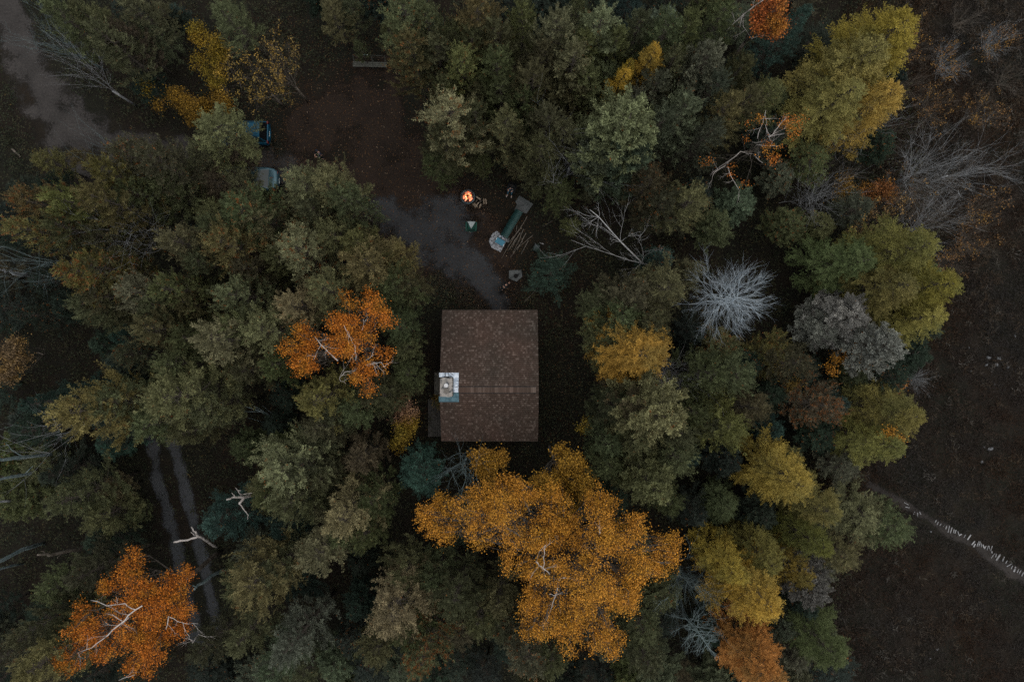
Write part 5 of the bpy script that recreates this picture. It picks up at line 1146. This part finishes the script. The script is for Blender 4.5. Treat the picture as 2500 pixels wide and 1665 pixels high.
snag('dead_trunk', 'ragged broken snag lying above the orange corner birch', [[(250, 1330, 0, .18), (190, 1342, 5, .17), (130, 1353, 8, .16), (92, 1354, 10, .09)], [(118, 1352, 8.5, .1), (100, 1345, 9.5, .03)], [(150, 1350, 7, .05), (140, 1362, 8, .03)]], M['deadbrown'], seed=5)
snag('dead_trunk', 'dark trunk lower at the left border', [[(60, 1372, 0, .12), (-60, 1408, 9, .1)]], M['deadteal'], seed=55)
snag('dead_trunk', 'upper white birch snag with broken arms beside the wheel ruts', [[(640, 1195, 0, .16), (597, 1215, 8, .15), (584, 1228, 8.6, .11)], [(597, 1213, 8, .12), (570, 1214, 9, .09), (553, 1220, 9.4, .07)], [(590, 1209, 8, .09), (580, 1197, 9, .05), (575, 1191, 9.6, .035)], [(592, 1207, 8, .04), (615, 1203, 8.4, .02)],
      [(584, 1228, 8.6, .06), (602, 1252, 8, .045), (606, 1258, 8, .035), (604, 1268, 8.2, .02)], [(575, 1213, 8.8, .05), (566, 1203, 9.2, .03)], [(581, 1197, 9, .03), (588, 1198, 9, .02)]], W, seed=6)
snag('dead_trunk', 'lower white birch snag with one long arm over the wheel ruts', [[(530, 1335, 0, .16), (503, 1318, 6, .14), (484, 1309, 8.5, .13), (474, 1296, 9, .08), (467, 1286, 9.4, .05)], [(484, 1309, 8.5, .10), (456, 1318, 8.9, .10), (424, 1323, 9.2, .085)], [(476, 1307, 8.8, .04), (466, 1299, 9.2, .025)]], W, seed=7)
snag('dead_trunk', 'mossy grey stub below the lower white snag', [[(560, 1385, 0, .2), (515, 1408, 3.5, .18), (474, 1438, 6, .15)], [(480, 1434, 5.8, .1), (470, 1428, 6.3, .04)]], M['deadteal'], seed=8)
snag('log', 'short grey log left of the dirt road bend', [[(28, 363, .1, .10), (50, 384, .1, .12)]], M['deadbrown'], 'log', seed=9)
snag('dead_trunk', 'grey broken trunk beside the dark leafless tree at the left border', [[(90, 676, 1, .2), (50, 668, 5, .2), (16, 662, 8, .15), (-6, 658, 9.5, .05)]], Dd, seed=10)
snag('fallen_tree', 'dark fallen tree lying across the gap right of the tan-tipped cedars', [[(835, 1072, .4, .14), (720, 1040, .8, .12), (640, 1006, 1.4, .08), (580, 985, 2, .03)], [(700, 1032, .9, .05), (640, 1030, 1.4, .03), (590, 1015, 1.5, .01)], [(660, 1014, 1.2, .05), (610, 985, 2, .02)], [(640, 1006, 1.4, .04), (570, 1003, 1.8, .012)], [(680, 1022, 1, .04), (640, 990, 1.8, .012)]], M['deadteal'], 'fallen tree', seed=11)
lt = bpy.data.objects.new('leaning_tree', None); COL.objects.link(lt); p0 = gpt(1600, 655, 2); lt.location = (p0.x, p0.y, 0)
tag(lt, 'white dead tree leaning left over the wood, its branches fanned', 'bare tree')
lm = MB(); rg = np.random.default_rng(5); base = Vector((p0.x, p0.y, 0))
def lpt(px, py, z): return np.array(gpt(px, py, z) - base)
tr_pts = [lpt(1600, 655, 1.5), lpt(1567, 642, 4), lpt(1515, 590, 6.5), lpt(1462, 530, 8.5), lpt(1440, 512, 9.2)]
lm.tube([Vector(p) for p in tr_pts], [.085, .065, .045, .028, .012], 7)
for (i, tgt, r) in ((1, (1530, 628, 5.5), .05), (1, (1412, 604, 8), .055), (2, (1440, 540, 8), .045), (2, (1545, 570, 8), .04), (3, (1430, 560, 9), .03), (3, (1470, 505, 9.5), .03), (1, (1590, 590, 7.5), .045), (2, (1500, 520, 9.5), .03), (1, (1500, 685, 4), .03), (2, (1480, 600, 7.5), .035), (1, (1560, 585, 7.5), .035), (3, (1405, 520, 9.3), .03), (3, (1450, 575, 8), .02)):
    e = lpt(*tgt); st_ = tr_pts[i]; d = e - st_; twigs(lm, st_, d, np.linalg.norm(d) * 1.05, r * .48, 2, rg, 4, None, .45, .02)
lb_ = lm.build('branches', M['deadwhite'], lt, True)
# long bare white limbs on the birches that show them
def limb(parent_label, polys, seed):
    par = next(o for o in bpy.data.objects if o.get('label') == parent_label); base = Vector(par.location); rng = np.random.default_rng(seed)
    for pl in polys:
        o = MB(); P = [gpt(*p[:3]) - base for p in pl]; pts = []; rad = []
        for i in range(len(P) - 1):
            for j in range(3): pts.append(P[i].lerp(P[i + 1], j / 3) + Vector(rng.normal(size=3) * .03)); rad.append(.42 * (pl[i][3] + (pl[i + 1][3] - pl[i][3]) * j / 3))
        pts.append(P[-1]); rad.append(pl[-1][3] * .4); o.tube(pts, rad, 6)
        for q_ in pts[2::2]: twigs(o, q_, rng.normal(size=3) + np.array([0, 0, .2]), .9, .014, 1, rng, 3)
        o.build('limb', M['birch'], par, True)
limb('deep orange birch with white limbs in the lower left corner', [[(345, 1475, 14.2, .09), (300, 1515, 14.3, .10), (262, 1550, 14.2, .075), (225, 1580, 13.8, .05), (190, 1592, 13, .02)], [(330, 1490, 14.3, .07), (305, 1473, 14.3, .06), (262, 1478, 13.6, .06), (222, 1465, 13, .055)], [(300, 1515, 14.3, .05), (275, 1500, 14, .06)], [(316, 1507, 14.3, .04), (292, 1530, 14.1, .02)],
     [(412, 1505, 14, .06), (405, 1535, 13.8, .05)], [(412, 1505, 14, .05), (445, 1520, 13, .035), (462, 1555, 12, .03), (470, 1568, 12, .02), (485, 1548, 11.5, .015)], [(445, 1520, 13, .03), (484, 1522, 12.5, .03)], [(330, 1645, 12.5, .03), (290, 1660, 12, .05)]], 3)
limb('orange birch in separate puffs just left of the cabin', [[(826, 880, 12.6, .085), (800, 858, 13, .075), (785, 842, 13.2, .06), (768, 822, 13.3, .03)], [(868, 880, 12.5, .06), (866, 845, 13.3, .06), (853, 820, 13.8, .05), (840, 795, 14, .03)], [(895, 892, 12, .05), (912, 884, 12.4, .045), (930, 886, 12.4, .04), (943, 900, 12, .02)], [(862, 903, 12, .05), (840, 910, 12.2, .04), (826, 925, 12, .035), (845, 937, 11.5, .02)], [(884, 805, 13.6, .03), (887, 780, 13.9, .02)], [(785, 842, 13.3, .03), (765, 880, 13, .015)], [(893, 880, 12.4, .03), (912, 866, 12.6, .02)]], 4)
limb('huge golden-orange birch below the cabin, the widest crown of all', [[(1362, 1420, 13.5, .10), (1368, 1412, 14.2, .10), (1381, 1410, 14.6, .05)], [(1342, 1402, 14.2, .06), (1322, 1382, 14.6, .07), (1308, 1370, 14.6, .05)], [(1326, 1386, 14.6, .05), (1330, 1350, 14.6, .05), (1332, 1330, 14.5, .03)], [(1363, 1420, 13.8, .08), (1358, 1450, 13.6, .06), (1340, 1500, 13, .02)], [(1463, 1305, 14.6, .04), (1466, 1298, 14.8, .03)], [(1340, 1450, 14, .03), (1356, 1455, 13.8, .03)]], 5)
limb('red-orange birch crown at the top border', [[(1772, 78, 9, .06), (1805, 45, 11, .07), (1840, 18, 12.2, .06), (1872, -6, 13, .04)], [(1808, 40, 11.2, .03), (1815, 65, 11, .025), (1835, 95, 10, .01)]], 6)
limb('sparse orange-leaved birch with bare white limbs near the white radial tree', [[(1735, 425, 6, .10), (1770, 400, 8, .07), (1808, 370, 9.5, .06)], [(1770, 405, 8, .05), (1745, 420, 9, .035), (1738, 440, 8.5, .02)], [(1774, 405, 8, .06), (1785, 430, 8.3, .05), (1805, 465, 8, .03)], [(1850, 350, 9.5, .06), (1878, 335, 10.5, .06), (1900, 310, 11, .045), (1918, 290, 11.5, .02)], [(1878, 335, 10.5, .045), (1915, 327, 11, .02)], [(1848, 338, 10, .05), (1862, 300, 11, .04), (1870, 270, 11.5, .015)], [(1845, 355, 9.5, .05), (1900, 357, 10, .025)], [(1880, 333, 10.5, .04), (1868, 305, 11, .02)], [(1840, 380, 9, .05), (1862, 398, 9.5, .03)]], 7)

# ------------------------------------------------------------------ lower trees that close the wood between the tall ones
KEEP = [(600, 318, 60), (640, 320, 50), (655, 437, 58), (783, 375, 45), (870, 152, 45), (930, 152, 45), (1142, 480, 70), (1185, 495, 50), (1250, 467, 40), (1270, 500, 45), (1245, 560, 70), (1310, 605, 55), (1225, 700, 55), (1262, 668, 45),
        (1370, 790, 60), (1365, 900, 70), (1370, 1010, 60), (1060, 1000, 40), (1300, 700, 60), (790, 180, 70), (740, 230, 60), (660, 60, 70), (590, 40, 60), (570, 1215, 55), (460, 1310, 70), (1480, 580, 90), (1820, 725, 125), (130, 880, 60), (150, 1350, 60), (575, 1000, 60),
        (1080, 1110, 50), (1230, 1105, 50), (40, 200, 110), (60, 280, 90), (1200, 1085, 40), (1100, 740, 30)] + [(x, y, 45) for x in range(1060, 1340, 45) for y in range(740, 1100, 45)]
def marsh_x(y):
    return np.interp(y, [-200, 0, 150, 330, 560, 760, 900, 1000, 1120, 1250, 1450, 1665, 1900], [2120, 2130, 2150, 2190, 2230, 2230, 2180, 2150, 2060, 2040, 2000, 2010, 2010])
def on_open(Q, extra=0.0):
    return np.maximum.reduce([path_cover(Q, L) for L in (ROAD, CLEAR, BARE, RUT)]) > (0.12 - extra)
def fill_ok(bx, by, H, R):
    if min((bx - x) ** 2 + (by - y) ** 2 for x, y in bases) < 1.95 ** 2: return False
    pts = []
    for t in (0.05, .3, .55, .8, 1.0):
        z = H * t; px = CX + bx * FPX / (CAM_H - z); py = CY - by * FPX / (CAM_H - z); r = R * FPX / (CAM_H - z) * (1.0 if t < .5 else 1.1 - t * .9); pts.append((px, py, r))
    if pts[0][0] > marsh_x(pts[0][1]) - 25: return False
    for px, py, r in pts:
        for kx, ky, kr in KEEP:
            if (px - kx) ** 2 + (py - ky) ** 2 < (kr + r * .75) ** 2: return False
    Q = np.array([gpt(px, py)[:2] for px, py, r in pts])
    for L, lim in ((ROAD, .22), (CLEAR, .25), (BARE, .3), (RUT, .05)):
        if path_cover(Q, L).max() > lim: return False
    return True
nfill = 0; tries = 0
while nfill < 165 and tries < 9000:
    tries += 1
    q = gpt(trng.uniform(-40, 2300), trng.uniform(-40, 1720)); H = trng.uniform(4.0, 7.5); R = trng.uniform(1.3, 1.9)
    if not fill_ok(q.x, q.y, H, R): continue
    px = CX + q.x * FPX / (CAM_H - H); py = CY - q.y * FPX / (CAM_H - H)
    if px < -60 or px > 2560 or py < -60 or py > 1725: continue
    right = px > 1650
    kind = trng.choices(['C', 'S', 'G', 'L'], [3, 2.5, 3, .6 if right else 0])[0]
    ck = {'C': trng.choice('ffffobg'), 'S': trng.choice('tff'), 'G': trng.choice('ffog'), 'L': 'V'}[kind]  # mostly near-black green: shade of the gaps put into the low trees' colour
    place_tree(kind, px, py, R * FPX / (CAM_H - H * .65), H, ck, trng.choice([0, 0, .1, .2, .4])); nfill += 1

# labels: look + the two landmarks it stands between, each pair used once
LM = [('the campfire', 1142, 480), ('the cabin chimney', 1098, 945), ('the blue car', 615, 318), ('the silver car', 645, 437), ('the long bench', 903, 152), ('the plank boardwalk', 2350, 1310), ('the white star-shaped tree', 1815, 725), ('the huge golden birch', 1400, 1380),
      ('the orange corner birch', 310, 1510), ('the puffy orange birch', 830, 840), ('the white snags', 520, 1265), ('the amber larch', 1860, 1610), ('the tall golden larch', 2120, 160), ('the small yellow larch', 1578, 865), ('the brightest pale cedar', 515, 840), ('the blue-green spruce', 380, 100),
      ('the leaning dead tree', 1490, 570), ('the yellow thicket', 490, 220), ('the dirt road bend', 170, 320), ('the broadest grey-green conifer', 1520, 320), ('the wheel ruts', 430, 1180), ('the marsh rock cluster', 2425, 882), ('the red-orange birch', 1880, 40), ('the grey leafless thicket', 2330, 430), ('the rustiest cedar', 165, 660),
      ('the teal spruces', 520, 1290), ('the top left corner', 0, 0), ('the top right corner', 2500, 0), ('the bottom left corner', 0, 1665), ('the bottom right corner', 2500, 1665), ('the navy-clad person', 783, 372), ('the wood rack', 1245, 545), ('the cabin deck', 1060, 1020), ('the three yellow larch tops', 1555, 150)]
used = set()
for (o, mid, noun, adj, cat, rust, H, label) in sorted(trees, key=lambda t: -t[6]):
    if label is None:
        best = None
        for i in range(len(LM)):
            for j in range(i + 1, len(LM)):
                if (noun, adj, i, j) in used or (i, j) in used: continue
                a, b = np.array(LM[i][1:]), np.array(LM[j][1:]); ab = np.linalg.norm(a - b); m = np.array(mid)
                da, db = np.linalg.norm(m - a), np.linalg.norm(m - b)
                if min(da, db) < 25: continue
                cost = ((da + db) / ab - 1) * 900 + ab * .35
                if best is None or cost < best[0]: best = (cost, i, j, da <= db)
        _, i, j, near = best; used.add((i, j))
        size = 'tall' if H >= 13 else 'low' if H < 9 else ''
        a, b = (LM[i][0], LM[j][0]) if near else (LM[j][0], LM[i][0])
        label = ' '.join(f'{size} {adj} {noun} between {a} and {b}'.split())
    tag(o, label, cat, {'C': 'cedars of the wood', 'L': 'larches by the marsh'}.get(noun[0].upper(), 'other conifers of the wood'))

# ------------------------------------------------------------------ ground cover (nobody could count it)
rng = np.random.default_rng(4242)
def mat_ramp(name, stops, rough=.85):
    m, nt, b = new_mat(name); at = N(nt, 'ShaderNodeAttribute', attribute_name='tint')
    nt.links.new(ramp(nt, at.outputs['Fac'], stops), b.inputs['Base Color']); b.inputs['Roughness'].default_value = rough; b.inputs['Specular IOR Level'].default_value = .2; return m
def px_to_w(px, py): return np.column_stack([(px - CX) * CAM_H / FPX, (CY - py) * CAM_H / FPX])
house = lambda Q: (Q[:, 0] > RX0 - 1.2) & (Q[:, 0] < RX1 + .2) & (Q[:, 1] < YN + .2) & (Q[:, 1] > YS - .2)
# undergrowth of the wood
n = 19000; px, py = rng.uniform(-60, 2320, n), rng.uniform(-60, 1730, n); Q = px_to_w(px, py)
ok = (px < marsh_x(py) + 40) & ~on_open(Q, -.2) & ~house(Q)
for kx, ky, kr in KEEP[:12]: ok &= (px - kx) ** 2 + (py - ky) ** 2 > (kr * .8) ** 2
Q = Q[ok]; k = 16; hgt = rng.random(len(Q)) ** 2.5 * 1.3 + .08
P = np.repeat(np.column_stack([Q, hgt]), k, axis=0) + rng.normal(size=(len(Q) * k, 3)) * np.array([.30, .30, .10]); P[:, 2] = np.maximum(P[:, 2], .02)
tint = np.clip(np.repeat(rng.random(len(Q)), k) * .7 + rng.random(len(P)) * .3, 0, 1)
D = rng.normal(size=P.shape) + np.array([0, 0, .3])
me = leaf_mesh('undergrowth', P, D, rng.uniform(.10, .26, len(P)), rng.uniform(.05, .10, len(P)), rng, up_bias=1.2, tint=tint)
stuff(link('undergrowth', me, mat_ramp('undergrowth_leaves', [(0, (0.0204, 0.0306, 0.0187)), (.4, (0.0340, 0.0408, 0.0221)), (.66, (0.0510, 0.0442, 0.0238)), (.86, (0.0476, 0.0612, 0.0374)), (1, (0.1360, 0.0935, 0.0306))])))
# fallen leaves over the clearing, the paths and around the cabin
n = 30000; px, py = rng.uniform(540, 1480, n), rng.uniform(40, 1140, n); Q = px_to_w(px, py)
c1, c2 = path_cover(Q, CLEAR), np.maximum(path_cover(Q, BARE), path_cover(Q, ROAD))
pr = np.where(c1 > .55, .9, np.where(np.maximum(c1, c2) > .05, .95, .55)); ok = (rng.random(n) < pr) & ~house(Q); Q = Q[ok]
P = np.column_stack([Q, np.full(len(Q), .018)]); D = rng.normal(size=P.shape) * np.array([1, 1, .25])
me = leaf_mesh('fallen_leaves', P, D, rng.uniform(.05, .13, len(P)), rng.uniform(.04, .09, len(P)), rng, up_bias=3)
stuff(link('fallen_leaves', me, mat_ramp('fallen_leaves', [(0, (0.0300, 0.0188, 0.0135)), (.45, (0.0638, 0.0360, 0.0195)), (.75, (0.1125, 0.0562, 0.0225)), (.93, (0.1425, 0.0825, 0.0413)), (1, (0.2700, 0.2025, 0.1425))])))
# low brush along the marsh edge and dry sedge over the marsh
n = 13000; px, py = rng.uniform(1950, 2560, n), rng.uniform(-60, 1730, n); dm = px - marsh_x(py); ok = (dm > -80)
Q = px_to_w(px, py); ok &= ~(path_cover(Q, MARSHP) > .45); Q, dm = Q[ok], dm[ok]; k = 14
tall = np.exp(-np.maximum(dm, 0) / 75.0); hgt = .05 + .10 * rng.random(len(Q)) + tall * rng.random(len(Q)) ** 1.5 * .9
P = np.repeat(np.column_stack([Q, hgt]), k, axis=0) + rng.normal(size=(len(Q) * k, 3)) * np.array([.24, .24, .04]); P[:, 2] = np.maximum(P[:, 2], .015)
patch = np.zeros(len(Q))
for _ in range(40):
    wl = 10 ** rng.uniform(.15, 1.25); th = rng.uniform(0, PI); patch += wl ** .5 * np.sin((Q[:, 0] * math.cos(th) + Q[:, 1] * math.sin(th)) * 2 * PI / wl + rng.uniform(0, 6.28))
patch = np.clip(.5 + .28 * patch / patch.std(), 0, 1)
tint = np.clip(np.repeat(.52 * patch + .14 * rng.random(len(Q)) + .30 * tall, k) + rng.random(len(P)) * .16, 0, 1)
D = rng.normal(size=P.shape) + np.array([0, 0, .5])
me = leaf_mesh('marsh_sedge', P, D, rng.uniform(.14, .40, len(P)), rng.uniform(.02, .055, len(P)), rng, up_bias=.8, tint=tint)
stuff(link('marsh_sedge', me, mat_ramp('dry_sedge', [(0, (0.0248, 0.0231, 0.0223)), (.3, (0.0338, 0.0297, 0.0272)), (.5, (0.0289, 0.0190, 0.0140)), (.68, (0.0404, 0.0206, 0.0107)), (.85, (0.0454, 0.0310, 0.0132)), (1, (0.0577, 0.0433, 0.0206))])))

# tangled dry brush: thick along the wood's edge and in the upper right, thin over the open marsh
n = 9000; px, py = rng.uniform(1960, 2560, n), rng.uniform(-60, 1730, n); dm = px - marsh_x(py); Q = px_to_w(px, py)
wave = np.zeros(n)
for _ in range(24):
    wl = 10 ** rng.uniform(.3, 1.1); th = rng.uniform(0, PI); wave += np.sin((Q[:, 0] * math.cos(th) + Q[:, 1] * math.sin(th)) * 2 * PI / wl + rng.uniform(0, 6.28))
wave = wave / wave.std()
dens = np.clip(np.exp(-np.abs(dm) / 110.0) + .75 * np.exp(-np.maximum(py - 420, 0) / 260.0) * (py < 900) + .10, 0, 1) * np.clip(.55 + .45 * wave, .05, 1.2)
ok = (rng.random(n) < dens) & (dm > -70) & ~(path_cover(Q, MARSHP) > .3); Q = Q[ok]; k = 22
rad = rng.uniform(.12, .5, len(Q)); P = np.repeat(np.column_stack([Q, np.zeros(len(Q))]), k, axis=0); rr = np.repeat(rad, k)
D = rng.normal(size=P.shape) * np.array([1, 1, .35]) + np.array([0, 0, .55]); P += rng.normal(size=P.shape) * (rr * .45)[:, None] * np.array([1, 1, 0]); P[:, 2] = rng.random(len(P)) * rr * .9 + .03
tint = np.clip(np.repeat(rng.random(len(Q)), k) * .8 + rng.random(len(P)) * .2, 0, 1)
me = leaf_mesh('dry_brush', P, D, rng.uniform(.15, .42, len(P)), rng.uniform(.02, .05, len(P)), rng, up_bias=.9, tint=tint)
stuff(link('dry_brush', me, mat_ramp('dry_brush_stems', [(0, (.030, .026, .020)), (.3, (.055, .045, .036)), (.5, (.052, .034, .022)), (.68, (.066, .048, .030)), (.84, (.085, .080, .070)), (1, (.15, .14, .13))])))
